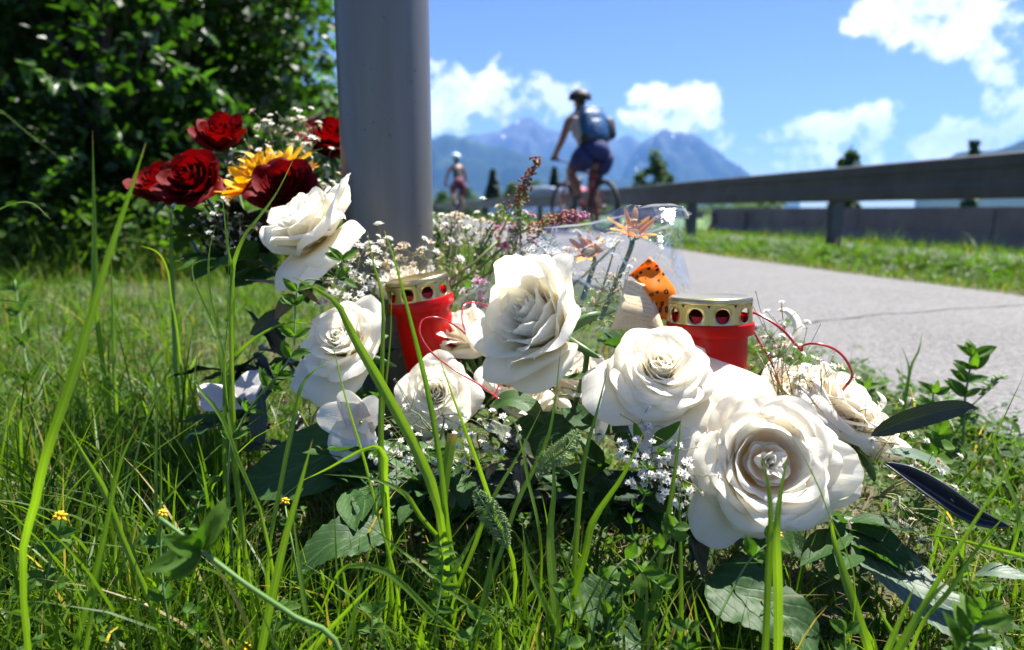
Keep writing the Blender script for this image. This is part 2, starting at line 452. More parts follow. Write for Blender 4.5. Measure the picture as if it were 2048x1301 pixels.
# ---- ground: one sheet to the horizon
sv = np.concatenate([[-9000, -3000, -800, -200, -60, -25, -12], np.arange(-6, 0, .5), np.arange(0, 8.01, .1), [9, 12, 20, 60, 200, 800, 3000, 9000]])
tv = np.concatenate([[-3000, -300, -30, -5], np.arange(-2, 8, .25), np.arange(8, 30, 2), [35, 50, 80, 150, 400, 1500, 4000, 12000]])
SS, TT = np.meshgrid(sv, tv)
rn = np.random.RandomState(3)
zz = gz(SS) + np.where((np.abs(SS) < 8) & (SS < S_NEAR - .08) & (TT < 30), rn.uniform(-.012, .004, SS.shape), -.004)
X = PN.x * SS + PD.x * TT; Y = PN.y * SS + PD.y * TT
me = npmesh('ground', np.stack([X, Y, zz], -1), gridfaces(len(tv), len(sv)))
m, nt = newmat('earth with moss and dry thatch')
tcn = N(nt, 'ShaderNodeTexCoord')
n1 = N(nt, 'ShaderNodeTexNoise', ins={'Vector': tcn.outputs['Object'], 'Scale': 9.0, 'Detail': 8.0, 'Roughness': .7})
n2 = N(nt, 'ShaderNodeTexNoise', ins={'Vector': tcn.outputs['Object'], 'Scale': 120.0, 'Detail': 5.0, 'Roughness': .7})
cr = N(nt, 'ShaderNodeValToRGB', ins={0: M2(nt, 'MULTIPLY_ADD', n2.outputs[0], .6, M2(nt, 'MULTIPLY', n1.outputs[0], .4))})
e = cr.color_ramp.elements
e[0].position = .36; e[0].color = (.012, .011, .007, 1)
e[1].position = .68; e[1].color = (.15, .11, .06, 1)
e2 = cr.color_ramp.elements.new(.5); e2.color = (.045, .055, .018, 1)
far = N(nt, 'ShaderNodeMapRange', ins={0: N(nt, 'ShaderNodeVectorMath', operation='LENGTH', ins={0: tcn.outputs['Object']}).outputs['Value'], 1: 12.0, 2: 30.0})
mx = N(nt, 'ShaderNodeMix', data_type='RGBA', ins={0: far.outputs[0], 6: cr.outputs[0], 7: (.06, .12, .025, 1)})
bp = N(nt, 'ShaderNodeBump', ins={'Strength': .8, 'Distance': .006, 'Height': n2.outputs[0]})
p = N(nt, 'ShaderNodeBsdfPrincipled', ins={'Base Color': mx.outputs[2], 'Roughness': .95, 'Normal': bp.outputs[0]})
N(nt, 'ShaderNodeOutputMaterial', ins={0: p.outputs[0]})
me.materials.append(m)
tag(link('ground', me), kind='structure')

# ---- asphalt
def asphalt(name, c, scale=1.0):
    m, nt = newmat(name)
    tcn = N(nt, 'ShaderNodeTexCoord')
    n1 = N(nt, 'ShaderNodeTexNoise', ins={'Vector': tcn.outputs['Object'], 'Scale': 2.2, 'Detail': 6.0, 'Roughness': .65})
    n2 = N(nt, 'ShaderNodeTexVoronoi', ins={'Vector': tcn.outputs['Object'], 'Scale': 170.0 * scale})
    n3 = N(nt, 'ShaderNodeTexNoise', ins={'Vector': tcn.outputs['Object'], 'Scale': 90.0 * scale, 'Detail': 6.0, 'Roughness': .75})
    v = M2(nt, 'MULTIPLY_ADD', M2(nt, 'SUBTRACT', n1.outputs[0], .5), .55, 1.0)
    v = M2(nt, 'MULTIPLY_ADD', M2(nt, 'SUBTRACT', n3.outputs[0], .5), 1.7, v)
    sepc = N(nt, 'ShaderNodeSeparateColor', ins={0: n2.outputs['Color']})
    v = M2(nt, 'MULTIPLY_ADD', M2(nt, 'SUBTRACT', sepc.outputs[0], .5), .75, v)
    mx = N(nt, 'ShaderNodeVectorMath', operation='SCALE', ins={0: c, 'Scale': v})
    bh = M2(nt, 'MULTIPLY_ADD', n3.outputs[0], .6, M2(nt, 'MULTIPLY', n2.outputs['Distance'], -1.0))
    bp = N(nt, 'ShaderNodeBump', ins={'Strength': .9, 'Distance': .003, 'Height': bh})
    p = N(nt, 'ShaderNodeBsdfPrincipled', ins={'Base Color': mx.outputs[0], 'Roughness': .8, 'Specular IOR Level': .35, 'Normal': bp.outputs[0]})
    N(nt, 'ShaderNodeOutputMaterial', ins={0: p.outputs[0]})
    return m
MT['path'] = asphalt('worn grey asphalt', (.112, .109, .108))
MT['road'] = asphalt('road asphalt', (.12, .12, .12), .7)
rn = np.random.RandomState(5)
tt = np.concatenate([np.arange(-1.5, 9, .06), np.arange(9, 60, 1.5), [80, 140, 300]])
ss_ = np.linspace(0, 1, 9)
wob = np.array([mnoise.noise(Vector((t * 1.3, 0, 0))) * .05 + mnoise.noise(Vector((t * 7, 3, 0))) * .018 for t in tt])
wob2 = np.array([mnoise.noise(Vector((t * 1.1, 9, 0))) * .04 + mnoise.noise(Vector((t * 7, 13, 0))) * .015 for t in tt])
s0 = S_NEAR + wob
def s_far(t):
    k = np.clip((np.asarray(t, dtype=float) - 4.6) / 4.2, 0, 1)
    return S_FAR + .82 * k * k * (3 - 2 * k)
s1 = s_far(tt) + wob2
Sg = s0[:, None] * (1 - ss_) + s1[:, None] * ss_
Tg = np.repeat(tt[:, None], 9, 1)
Zg = .006 + .012 * np.sin(PI * ss_)[None, :] + 0 * Tg
V = np.stack([PN.x * Sg + PD.x * Tg, PN.y * Sg + PD.y * Tg, Zg], -1)
me = npmesh('path', V, gridfaces(len(tt), 9)); me.materials.append(MT['path'])
path = tag(link('path', me), kind='structure')
# cracked seam across the path, a thin tarred joint just proud of the asphalt
mb = MB()
pts = []
for k in range(41):
    a = k / 40
    q = W(1430 + a * 640, 648 - 26 * a - 3 * math.sin(a * 9), 1.9)
    s = S_NEAR + .03 + a * (S_FAR - S_NEAR - .06)
    t = 1.62 + .28 * a + .03 * mnoise.noise(Vector((a * 9, 0, 0)))
    pts.append((s, t))
V = []
for (s, t) in pts:
    zc = .006 + .012 * math.sin(PI * (s - S_NEAR) / (S_FAR - S_NEAR)) + .0045
    w_ = .005 + .005 * mnoise.noise(Vector((s * 14, 5, 0)))
    V += [tuple(ST(s, t - w_, zc)), tuple(ST(s, t + w_, zc))]
mb.add(V, gridfaces(41, 2))
o = mb.build('tar_joint', pbr('dark tar joint', (.085, .08, .077), .8, noise=40, col2=(.13, .125, .12)), path)

# ---- road beyond the guardrail
tr = np.concatenate([np.arange(-10, 60, 5), [80, 150, 400]])
def strip(name, s0, s1, z, m, kind='structure', parent=None):
    V = []
    for t in tr:
        V += [tuple(ST(s0, t, z)), tuple(ST(s1, t, z))]
    me = npmesh(name, V, gridfaces(len(tr), 2)); me.materials.append(m)
    o = link(name, me, parent)
    if kind: tag(o, kind=kind)
    return o
road = strip('road', 6.9, 10.6, -.43 + .006, MT['road'])
strip('edge_line', 7.25, 7.4, -.43 + .0105, pbr('white road paint', (.75, .75, .73), .6, noise=30, col2=(.6, .6, .58)), None, road)

# ---- mountains
def ridge(name, prof, D, depth, seedv, rough, cA, cB, snow=None):
    """prof: silhouette pixels (px,py) from left to right, at distance D; a mountainside falling towards the viewer"""
    prof = sorted(prof)
    xs = [p_[0] for p_ in prof]; ys = [p_[1] for p_ in prof]
    nx, ny = 150, 46
    px = np.linspace(xs[0], xs[-1], nx)
    py = np.interp(px, xs, ys)
    V = []
    for j in range(ny):
        b = j / (ny - 1)
        for i in range(nx):
            w = W(px[i], py[i], D)
            H = w.z
            x, y = w.x, w.y
            if b <= .72:
                k = b / .72
                yy = y - depth * (1 - k)
                xx = x * (yy / y)
                h = H * k ** 1.25
            else:
                k = (b - .72) / .28
                yy = y + depth * .5 * k; xx = x * yy / y; h = H * (1 - k) - 30 * k
            kk = math.sin(PI * min(b / .72, 1) * .93) if b <= .72 else 0.0
            q = Vector((xx / 420 + seedv, yy / 700, 0))
            rid = 1 - abs(mnoise.noise(q * 1.3)) * 2
            h += kk * rough * D * (.035 * (rid - .45) + .016 * mnoise.noise(q * 4) + .007 * mnoise.noise(q * 11))
            if .68 < b < .76:
                h += D * .0012 * mnoise.noise(Vector((px[i] / 9, seedv, 0)))
            V.append((xx, yy, max(h, -20)))
    me = npmesh(name, V, gridfaces(ny, nx), smooth=True)
    m, nt = newmat(name + ' rock and forest')
    g = N(nt, 'ShaderNodeNewGeometry')
    s2 = N(nt, 'ShaderNodeSeparateXYZ', ins={0: g.outputs['Position']})
    n = N(nt, 'ShaderNodeTexNoise', ins={'Vector': g.outputs['Position'], 'Scale': .0035, 'Detail': 8.0, 'Roughness': .65})
    hh = M2(nt, 'MULTIPLY_ADD', s2.outputs[2], 1 / 900.0, M2(nt, 'MULTIPLY', M2(nt, 'SUBTRACT', n.outputs[0], .5), 1.5))
    f = N(nt, 'ShaderNodeMapRange', interpolation_type='SMOOTHSTEP', ins={0: hh, 1: .30, 2: .75}).outputs[0]
    mx = N(nt, 'ShaderNodeMix', data_type='RGBA', ins={0: f, 6: (*cA, 1), 7: (*cB, 1)}).outputs[2]
    if snow:
        nn = N(nt, 'ShaderNodeTexNoise', ins={'Vector': g.outputs['Position'], 'Scale': .006, 'Detail': 5.0, 'Roughness': .5})
        f2 = M2(nt, 'MULTIPLY', M2(nt, 'GREATER_THAN', nn.outputs[0], .68), M2(nt, 'GREATER_THAN', hh, snow))
        mx = N(nt, 'ShaderNodeMix', data_type='RGBA', ins={0: f2, 6: mx, 7: (.8, .78, .78, 1)}).outputs[2]
    p = N(nt, 'ShaderNodeBsdfPrincipled', ins={'Base Color': mx, 'Roughness': .95, 'Specular IOR Level': .1})
    N(nt, 'ShaderNodeOutputMaterial', ins={0: p.outputs[0]})
    me.materials.append(m)
    return tag(link(name, me), kind='structure')
forest, rock = (.008, .02, .012), (.055, .056, .062)
ridge('mountain', [(760, 330), (860, 278), (905, 272), (935, 276), (962, 290), (1000, 300), (1040, 312), (1085, 326), (1130, 345), (1200, 368), (1300, 392), (1420, 410)], 4300, 1500, 1.0, 1.0, forest, (.05, .09, .035))
ridge('mountain', [(700, 340), (820, 300), (900, 284), (940, 274), (975, 266), (1000, 262), (1018, 254), (1030, 246), (1042, 243), (1052, 235), (1062, 231), (1074, 234), (1084, 240), (1096, 251), (1115, 262), (1140, 266), (1165, 264), (1190, 270), (1230, 276), (1262, 274), (1300, 282), (1380, 320), (1500, 390), (1560, 412)], 6600, 1900, 4.2, 1.0, (.02, .035, .025), rock, .55)
ridge('mountain', [(1200, 400), (1235, 372), (1262, 318), (1280, 284), (1296, 270), (1318, 263), (1345, 264), (1368, 259), (1384, 258), (1398, 264), (1412, 284), (1432, 302), (1455, 322), (1480, 338), (1496, 352), (1530, 384), (1600, 412)], 5400, 1500, 7.7, 1.0, forest, rock, .45)
ridge('hill', [(1830, 400), (1880, 330), (1915, 308), (1950, 302), (1990, 296), (2020, 288), (2048, 276), (2120, 250), (2300, 190), (2700, 130), (3200, 160), (3600, 300)], 1900, 500, 2.1, .6, forest, (.03, .06, .025))
ridge('hill', [(-900, 300), (-400, 170), (0, 150), (350, 160), (620, 230), (700, 262), (780, 330), (900, 400)], 2600, 700, 12.1, .6, forest, (.03, .06, .025))

# ---- haze
haze_m, nt = newmat('pale blue valley haze')
pv = N(nt, 'ShaderNodeVolumePrincipled', ins={'Color': (.15, .34, .80, 1), 'Density': .00011, 'Anisotropy': .1})
ho = N(nt, 'ShaderNodeOutputMaterial')
nt.links.new(pv.outputs[0], ho.inputs['Volume'])
mb = MB().box((0, 3000, 460), (18000, 12600, 1000))
hz = mb.build('haze', haze_m, smooth=False)
hz.location.z = 0
tag(hz, kind='stuff')

# ================================================================ STREET THINGS
galv = pbr('dull galvanised steel', (.09, .093, .096), rough=.5, metal=.3, noise=5, col2=(.06, .062, .065), bump=(40, .15, .002))
galv_top = galv
galv_dark = pbr('weathered dark steel', (.10, .11, .12), rough=.6, metal=.3, noise=5, col2=(.06, .065, .07))
# guardrail: box-shaped beam on square posts
def guard(name, label, s, t0, t1, ztop, zb, hbeam, post_ts, m):
    g = empty(name, ST(s, t0, zb), label, 'guardrail')
    seg = 4.0
    t = t0
    while t < t1:
        te = min(t + seg, t1)
        mb = MB()
        prof = [(.05, -.012), (.05, 0), (-.066, 0), (-.08, -.010), (-.08, -.075), (-.072, -.085), (-.072, -.165), (-.08, -.175), (-.08, -hbeam + .012), (-.068, -hbeam), (.03, -hbeam), (.03, -hbeam + .01), (-.06, -hbeam + .012), (-.06, -.012), (.05, -.012)]
        nseg = 2
        V = []
        for k in range(nseg + 1):
            tk = t + (te - t) * k / nseg - (.0 if k else .06)
            for (a, b) in prof:
                V.append(tuple(ST(s + a - (.004 if (int((t - t0) / seg) % 2) else 0), tk, ztop + b)))
        n = len(prof)
        F = [(k * n + i, k * n + i + 1, (k + 1) * n + i + 1, (k + 1) * n + i) for k in range(nseg) for i in range(n - 1)]
        mb.add(V, F)
        b = sharp(mb.build('beam', m, g), 25)
        for dt in (.06, .2):
            for dz in (-.07, -.2):
                bb = MB().tube([ST(s - .07, t + dt, ztop + dz), ST(s - .095, t + dt, ztop + dz)], .013, 6)
                if t < 14: bb.build('bolt', m, b)
        t = te
    for tp in post_ts:
        mb = MB()
        mb.box(ST(s + .03, tp, (ztop - .03 + zb - .1) / 2), (.10, .065, ztop - .03 - zb + .1), Matrix.Rotation(math.atan2(PD.y, PD.x) - PI / 2, 3, 'Z'))
        mb.box(ST(s + .03, tp, ztop - .1), (.13, .09, .12), Matrix.Rotation(math.atan2(PD.y, PD.x) - PI / 2, 3, 'Z'))
        mb.build('post', galv_dark, g, smooth=False)
    return g
RS = 3.62
guard('guardrail', 'long dull grey steel guardrail with box beam beside the cycle path', RS, -1.6, 60, .645, -.105, .26, [-.22, 2.4, 5.02] + [7.64 + 2.62 * k for k in range(20)], galv)
guard('guardrail', 'low dark guardrail on the far side of the road joining the barrier wall', 10.75, 21.6, 60, .28, -.43, .26, [19, 21, 23, 25, 27, 29, 33, 37, 41, 45, 49, 55], galv_dark)
# barrier wall beyond the road
bw = empty('barrier_wall', ST(11.0, 0, -.43), 'long low dark concrete barrier wall beyond the road', 'wall')
conc = pbr('grimy barrier concrete', (.115, .11, .105), rough=.9, noise=1.6, col2=(.075, .073, .07), bump=(30, .4, .006))
for k in range(9):
    t0 = -11 + 3.6 * k
    prof = [(-.30, -.45), (-.28, -.36), (-.10, -.10), (-.075, .37), (.075, .37), (.10, -.10), (.28, -.36), (.30, -.45)]
    V = [tuple(ST(11.0 + a + .004 * (k % 2), t0 + e_ * 3.57, b)) for e_ in (0, 1) for (a, b) in prof]
    n = len(prof)
    F = [(i, i + 1, n + i + 1, n + i) for i in range(n - 1)] + [(0, 1, 6, 7), (1, 2, 5, 6), (2, 3, 4, 5), (8, 9, 14, 15), (9, 10, 13, 14), (10, 11, 12, 13)]
    mb = MB(); mb.add(V, F)
    mb.build('wall_panel', conc, bw, smooth=False)

# ---- round metal post beside the flowers
PC = W(774, 500, .83)
post = empty('metal_post', (PC.x, PC.y + .0, 0), 'thick round grey metal post rising behind the white roses', 'post')
m, nt = newmat('grey painted steel post')
tcn = N(nt, 'ShaderNodeTexCoord')
mp_ = N(nt, 'ShaderNodeMapping', ins={'Vector': tcn.outputs['Object'], 'Scale': (30, 30, 3)})
n1 = N(nt, 'ShaderNodeTexNoise', ins={'Vector': mp_.outputs[0], 'Scale': 1.0, 'Detail': 7.0, 'Roughness': .7})
n2 = N(nt, 'ShaderNodeTexNoise', ins={'Vector': tcn.outputs['Object'], 'Scale': 150.0, 'Detail': 3.0})
spk = M2(nt, 'GREATER_THAN', n2.outputs[0], .70)
v_ = M2(nt, 'MULTIPLY_ADD', n1.outputs[0], .7, .65)
v_ = M2(nt, 'MULTIPLY_ADD', spk, -.3, v_)
cc = N(nt, 'ShaderNodeVectorMath', operation='SCALE', ins={0: (.142, .141, .136), 'Scale': v_})
p = N(nt, 'ShaderNodeBsdfPrincipled', ins={'Base Color': cc.outputs[0], 'Roughness': .42, 'Metallic': .35, 'Specular IOR Level': .5})
N(nt, 'ShaderNodeOutputMaterial', ins={0: p.outputs[0]})
pr = .0545
mb = MB().lathe([(pr - .003, -.15), (pr, -.15), (pr, 0), (pr, .6), (pr, 1.3), (pr, 2.3), (pr - .003, 2.3), (pr - .003, -.15)], 96, Matrix.Translation((PC.x, PC.y + pr * .3, 0)))
sharp(mb.build('tube', m, post), 40)
mb = MB().lathe([(pr + .006, .0), (pr + .006, .03), (pr + .003, .034), (pr + .0005, .034)], 64, Matrix.Translation((PC.x, PC.y + pr * .3, 0)))
mb.build('base_collar', galv_dark, post)
mb = MB().lathe([(pr + .002, 2.3), (pr + .002, 2.31), (pr * .6, 2.325), (0.001, 2.33)], 48, Matrix.Translation((PC.x, PC.y + pr * .3, 0)))
mb.build('cap', galv_dark, post)

# ---- car behind the guardrail
def make_car(loc, rz):
    car = empty('parked_car', loc, 'silver car seen behind the guardrail with only its roof showing', 'car')
    Mx = Matrix.Translation(loc) @ Matrix.Rotation(rz, 4, 'Z') @ Matrix.Diagonal((1.1, 1.05, 1.2, 1))
    paint = pbr('silver car paint', (.55, .60, .66), rough=.25, metal=.6, coat=.8)
    glass = pbr('dark car glass', (.05, .07, .09), rough=.05, spec=.9)
    rubber = pbr('tyre rubber', (.02, .02, .02), rough=.8)
    # side profile (x along, z up)
    low = [(-2.15, .45), (-2.2, .7), (-2.05, .92), (-1.2, 1.0), (.9, .98), (1.9, .82), (2.2, .62), (2.18, .3), (-2.1, .28)]
    up = [(-1.55, .98), (-1.15, 1.36), (-.6, 1.46), (.1, 1.45), (.6, 1.33), (1.15, .98)]
    def prism(P, hw, hw2=None):
        mb = MB(); n = len(P)
        zmin = min(b for a, b in P); zmax = max(b for a, b in P)
        V = []
        for sgn in (-1, -.86, .86, 1):
            for (a, b) in P:
                k = (b - zmin) / (zmax - zmin)
                w = hw if hw2 is None else hw + (hw2 - hw) * k
                sh = 1 if abs(sgn) < .9 else .97
                ca = sum(q[0] for q in P) / n; cb = sum(q[1] for q in P) / n
                V.append(tuple(Mx @ Vector((ca + (a - ca) * sh, sgn * w, cb + (b - cb) * sh))))
        F = [(k * n + i, k * n + (i + 1) % n, (k + 1) * n + (i + 1) % n, (k + 1) * n + i) for k in range(3) for i in range(n)]
        for base in (0, 3 * n):
            for i in range(1, n - 2, 2):
                F.append((base, base + i, base + i + 1, base + min(i + 2, n - 1)))
        mb.add(V, F); return mb
    prism(low, .88).build('body', paint, car)
    prism(up, .80, .62).build('cabin_glass', glass, car)
    rf = MB(); V = []
    for sgn in (-1, -.7, 0, .7, 1):
        for (a, b) in [(-1.2, 1.37), (-.85, 1.445), (-.4, 1.49), (.1, 1.48), (.5, 1.41), (.66, 1.345)]:
            V.append(tuple(Mx @ Vector((a, sgn * .64, b + .015 - (.05 if abs(sgn) == 1 else 0)))))
    rf.add(V, gridfaces(5, 6)); rf.build('roof', paint, car)
    for a in (-1.35, 1.35):
        for sgn in (-1, 1):
            w = MB().tube([Mx @ Vector((a, sgn * .72, .31)), Mx @ Vector((a, sgn * .9, .31))], .31, 20).build('wheel', rubber, car)
            MB().tube([Mx @ Vector((a, sgn * .9, .31)), Mx @ Vector((a, sgn * .915, .31))], .19, 12).build('rim', galv, w)
    for sgn in (-1, 1):
        MB().box(Mx @ Vector((-2.17, sgn * .65, .75)), (.08, .3, .14), Matrix.Rotation(rz, 3, 'Z')).build('tail_light', pbr('tail light red', (.4, .01, .01), .2), car)
        MB().box(Mx @ Vector((2.1, sgn * .65, .66)), (.1, .3, .12), Matrix.Rotation(rz, 3, 'Z')).build('headlight', pbr('headlight glass', (.7, .7, .7), .1), car)
        MB().box(Mx @ Vector((.75, sgn * .93, 1.0)), (.12, .18, .1), Matrix.Rotation(rz, 3, 'Z')).build('mirror', paint, car)
    return car
cp = W(1082, 440, 32)
make_car((cp.x, cp.y, -.42), math.atan2(PD.y, PD.x) + R(48))

# ================================================================ TREES
def leafcloud(rs, clusters, leaf, nper, flat=.75, droop=.3):
    """clusters (n,4) centre+radius -> quads shaped like leaves spread in shells round each centre"""
    allV = []; allr = []
    for (cx, cy_, cz, cr) in clusters:
        n = nper
        d = rs.normal(size=(n, 3)); d /= np.linalg.norm(d, axis=1)[:, None]
        r = cr * rs.uniform(.35, 1.0, n) ** .6
        c = np.array([cx, cy_, cz]) + d * r[:, None] * np.array([1, 1, flat])
        L = leaf * rs.uniform(.6, 1.25, n)
        a = rs.normal(size=(n, 3)); a[:, 2] = a[:, 2] * .5 - droop; a /= np.linalg.norm(a, axis=1)[:, None]
        up = rs.normal(size=(n, 3)) * .6 + np.array([0, 0, 1.0])
        b = np.cross(a, up); b /= np.linalg.norm(b, axis=1)[:, None] + 1e-9
        nrm = np.cross(a, b)
        Lc = L[:, None]
        p0 = c; p1 = c + a * Lc * .45 + b * Lc * .32 - nrm * Lc * .05; p2 = c + a * Lc; p3 = c + a * Lc * .45 - b * Lc * .32 - nrm * Lc * .05
        allV.append(np.stack([p0, p1, p2, p3], 1)); allr.append(np.repeat(rs.uniform(0, 1, n), 4))
    V = np.concatenate(allV).reshape(-1, 3)
    return V, np.arange(len(V)).reshape(-1, 4), np.concatenate(allr)

def make_tree(name, label, base, h, spread, seed, leaf=.08, ncl=40, nper=150, mat='tree_leaf', trunk_r=.07, z0=.25, group=None, clr=None, lean=(0, 0), limb=True, cr=None, cat='tree'):
    rs = np.random.RandomState(seed)
    base = Vector(base)
    t = empty(name, base, label, cat, group)
    top = base + Vector((lean[0], lean[1], h * .88))
    tp = crom([base - Vector((0, 0, .1)), base.lerp(top, .35) + Vector((rs.normal() * .03 * h, rs.normal() * .03 * h, 0)), base.lerp(top, .7) + Vector((rs.normal() * .03 * h, rs.normal() * .03 * h, 0)), top], 12)
    mb = MB().tube(tp, [trunk_r * (1 - .8 * i / 11) * (1.25 if i == 0 else 1) for i in range(12)], 10)
    trunk = mb.build('trunk', MT['bark'], t)
    cl = []
    lm = MB(); nl = 0
    for i in range(ncl):
        k = rs.uniform(z0, 1.0)
        prof = math.sin(PI * min(1, (k - z0) / (1.04 - z0)) ** .62 * .97 + .03)
        a = rs.uniform(0, 2 * PI); r = spread * prof * rs.uniform(.25, 1.0) ** .6
        idx = min(11, int(k * 11))
        ax = tp[idx]
        c = np.array([ax[0] + math.cos(a) * r, ax[1] + math.sin(a) * r, base.z + h * k])
        cl.append((*c, (cr or spread * .30) * rs.uniform(.7, 1.3)))
        if limb and i % 2 == 0:
            st = tp[max(1, idx - 3)]
            lm.tube(crom([st, (st + c) / 2 + np.array([0, 0, .06 * h]), c], 5), [trunk_r * .4, trunk_r * .32, trunk_r * .24, trunk_r * .16, trunk_r * .06], 5, cap=False); nl += 1
    if nl: lm.build('limbs', MT['bark'], t)
    V, F, r_ = leafcloud(rs, cl, leaf, nper)
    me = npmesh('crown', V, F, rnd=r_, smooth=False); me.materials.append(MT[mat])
    o = link('crown', me, t)
    tag(o, kind='stuff')
    return t

def conifer(name, label, base, h, spread, seed, group=None, n=2600):
    rs = np.random.RandomState(seed)
    base = Vector(base)
    t = empty(name, base, label, 'tree', group)
    MB().tube([base - Vector((0, 0, .2)), base + Vector((0, 0, h * .98))], [h * .02, h * .003], 8).build('trunk', MT['bark'], t)
    k = rs.uniform(.06, 1, n) ** .8
    a = rs.uniform(0, 2 * PI, n)
    lay = (np.sin(k * 60 + a * 2) * .5 + .5) * .25 + .75
    r = spread * (1.02 - k) * rs.uniform(.3, 1, n) ** .6 * lay
    c = np.stack([base.x + np.cos(a) * r, base.y + np.sin(a) * r, base.z + h * k - r * .25], 1)
    out = np.stack([np.cos(a), np.sin(a), rs.uniform(-.6, 0, n)], 1)
    side = np.stack([-np.sin(a), np.cos(a), rs.normal(size=n) * .4], 1)
    L = (h * .055 * rs.uniform(.6, 1.3, n))[:, None]
    V = np.stack([c - out * L, c + side * L * .35, c + out * L, c - side * L * .35], 1).reshape(-1, 3)
    me = npmesh('crown', V, np.arange(len(V)).reshape(-1, 4), rnd=np.repeat(rs.uniform(0, 1, n), 4), smooth=False)
    me.materials.append(MT['conifer'])
    tag(link('crown', me, t), kind='stuff')
    return t

def at(px, py, d, z=None):
    w = W(px, py, d)
    if z is not None: w.z = z
    return w

# wood on the left
make_tree('leafy_tree', 'dark shaded leafy tree at the far left edge with sky gap in its crown', at(-60, 500, 5.2, 0), 3.4, 2.0, 21, leaf=.10, ncl=70, nper=260, z0=.05, trunk_r=.09)
make_tree('leafy_tree', 'dark leafy tree with thin grey trunk standing behind the red roses', at(245, 500, 4.6, 0), 2.9, 1.35, 22, leaf=.09, ncl=70, nper=260, z0=.10, trunk_r=.05)
make_tree('leafy_tree', 'dense dark tree between the thin grey trunk and the metal post', at(430, 500, 6.4, 0), 3.9, 1.75, 23, leaf=.10, ncl=85, nper=280, z0=.04, trunk_r=.09)
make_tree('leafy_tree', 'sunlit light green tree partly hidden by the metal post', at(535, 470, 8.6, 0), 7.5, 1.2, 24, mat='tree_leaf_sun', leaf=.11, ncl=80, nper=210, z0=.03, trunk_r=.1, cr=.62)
make_tree('leafy_tree', 'dark bushy tree filling the gap behind the far left tree', at(60, 480, 8.2, 0), 5.5, 2.6, 25, leaf=.13, ncl=80, nper=260, z0=.03, trunk_r=.11)
make_tree('leafy_tree', 'tall dark tree deep in the wood behind the grey trunk', at(300, 470, 10.5, 0), 7, 3.0, 26, leaf=.17, ncl=85, nper=240, z0=.02, trunk_r=.13)
make_tree('leafy_bush', 'low bush with pale sunlit leaf tips at the far left above the grass', at(75, 520, 3.6, 0), .95, .36, 27, leaf=.05, ncl=22, nper=110, z0=.05, trunk_r=.012, cr=.15, cat='bush')
make_tree('leafy_bush', 'small dark bush on the ground below the thin grey trunk', at(330, 520, 4.2, 0), .8, .55, 28, leaf=.06, ncl=26, nper=120, z0=.05, trunk_r=.012, cr=.2, cat='bush')
make_tree('leafy_bush', 'dark bush in the shade at the left frame edge', at(-60, 520, 4.1, 0), 1.0, .55, 29, leaf=.06, ncl=26, nper=130, z0=.05, trunk_r=.012, cr=.22, cat='bush')
make_tree('leafy_bush', 'dim green bush behind the sunflower and red roses', at(520, 500, 5.6, 0), 1.5, .85, 30, leaf=.07, ncl=40, nper=140, z0=.04, trunk_r=.02, cr=.26, cat='bush')

# a leafy shoot with leaves one can tell apart, hanging in the sun before the dark wood
def one_leaf_mesh(name, m, nl=6, wr=.36, fold=.18, bend=.2, tooth=0.0, seed=0, shape=.85):
    """leaf along +X of length 1, width wr, in the XY plane"""
    rs = np.random.RandomState(seed)
    nv, nu = nl + 1, 5
    V = []; uv = []
    for j in range(nv):
        v = j / (nv - 1)
        hw = wr * .5 * (math.sin(PI * v ** shape)) ** .8 if 0 < v < 1 else .004
        if tooth and 0 < j < nv - 1: hw *= 1 + tooth * (1 if j % 2 else -1)
        for i in range(nu):
            u = -1 + 2 * i / (nu - 1)
            V.append((v, u * hw, abs(u) * hw * fold * 2 - bend * v * v + .02 * rs.normal() * (0 < v < 1)))
            uv.append((.5 + u * hw / wr, v))
    me = npmesh(name, V, gridfaces(nv, nu), uv)
    me.materials.append(m)
    return me

def place(o, pos, direction, size, up=Vector((0, 0, 1)), roll=0.0, sz=None):
    """object whose mesh points along +X: set at pos, pointing to direction, scaled; parent kept"""
    d = Vector(direction).normalized()
    u = Vector(up)
    y = u.cross(d)
    if y.length < 1e-4: y = Vector((0, 1, 0)).cross(d)
    y.normalize()
    z = d.cross(y)
    Mr = Matrix((d, y, z)).transposed().to_4x4()
    Mr = Mr @ Matrix.Rotation(roll, 4, 'X')
    s = Matrix.Diagonal((size, size, size, 1)) if sz is None else Matrix.Diagonal((*sz, 1))
    o.matrix_basis = Matrix.Translation(pos) @ Mr @ s
    return o

tl = one_leaf_mesh('leaf', MT['tree_leaf_one'], wr=.62, seed=1)
def shoot(label, pts, d, nleaf, size, seed, mesh=tl, stem_r=.004, spread=.03, name='leafy_shoot', mats='bark', cat='branch'):
    rs = random.Random(seed)
    P = [W(x, y, d) for x, y in pts]
    root = empty(name, P[0], label, cat)
    cp = crom(P, 14)
    MB().tube(cp, [stem_r * (1 - .7 * i / 13) for i in range(14)], 5).build('twig', MT[mats], root)
    for k in range(nleaf):
        a = (k + .5) / nleaf * 13
        i = int(a); q = Vector(cp[i]).lerp(Vector(cp[min(13, i + 1)]), a - i)
        tdir = (Vector(cp[min(13, i + 1)]) - Vector(cp[i])).normalized() if i < 13 else Vector((1, 0, 0))
        dirv = tdir * .6 + Vector((rs.gauss(0, 1), rs.gauss(0, 1), rs.gauss(-.3, .7))) * .8
        o = link('leaf', mesh, root)
        place(o, q, dirv, size * rs.uniform(.7, 1.2), roll=rs.uniform(-.7, .7))
    return root
shoot('sunlit drooping shoot of light green leaves above the tallest red rose', [(300, 90), (345, 130), (400, 150), (440, 185), (462, 215)], 3.3, 26, .075, 1)
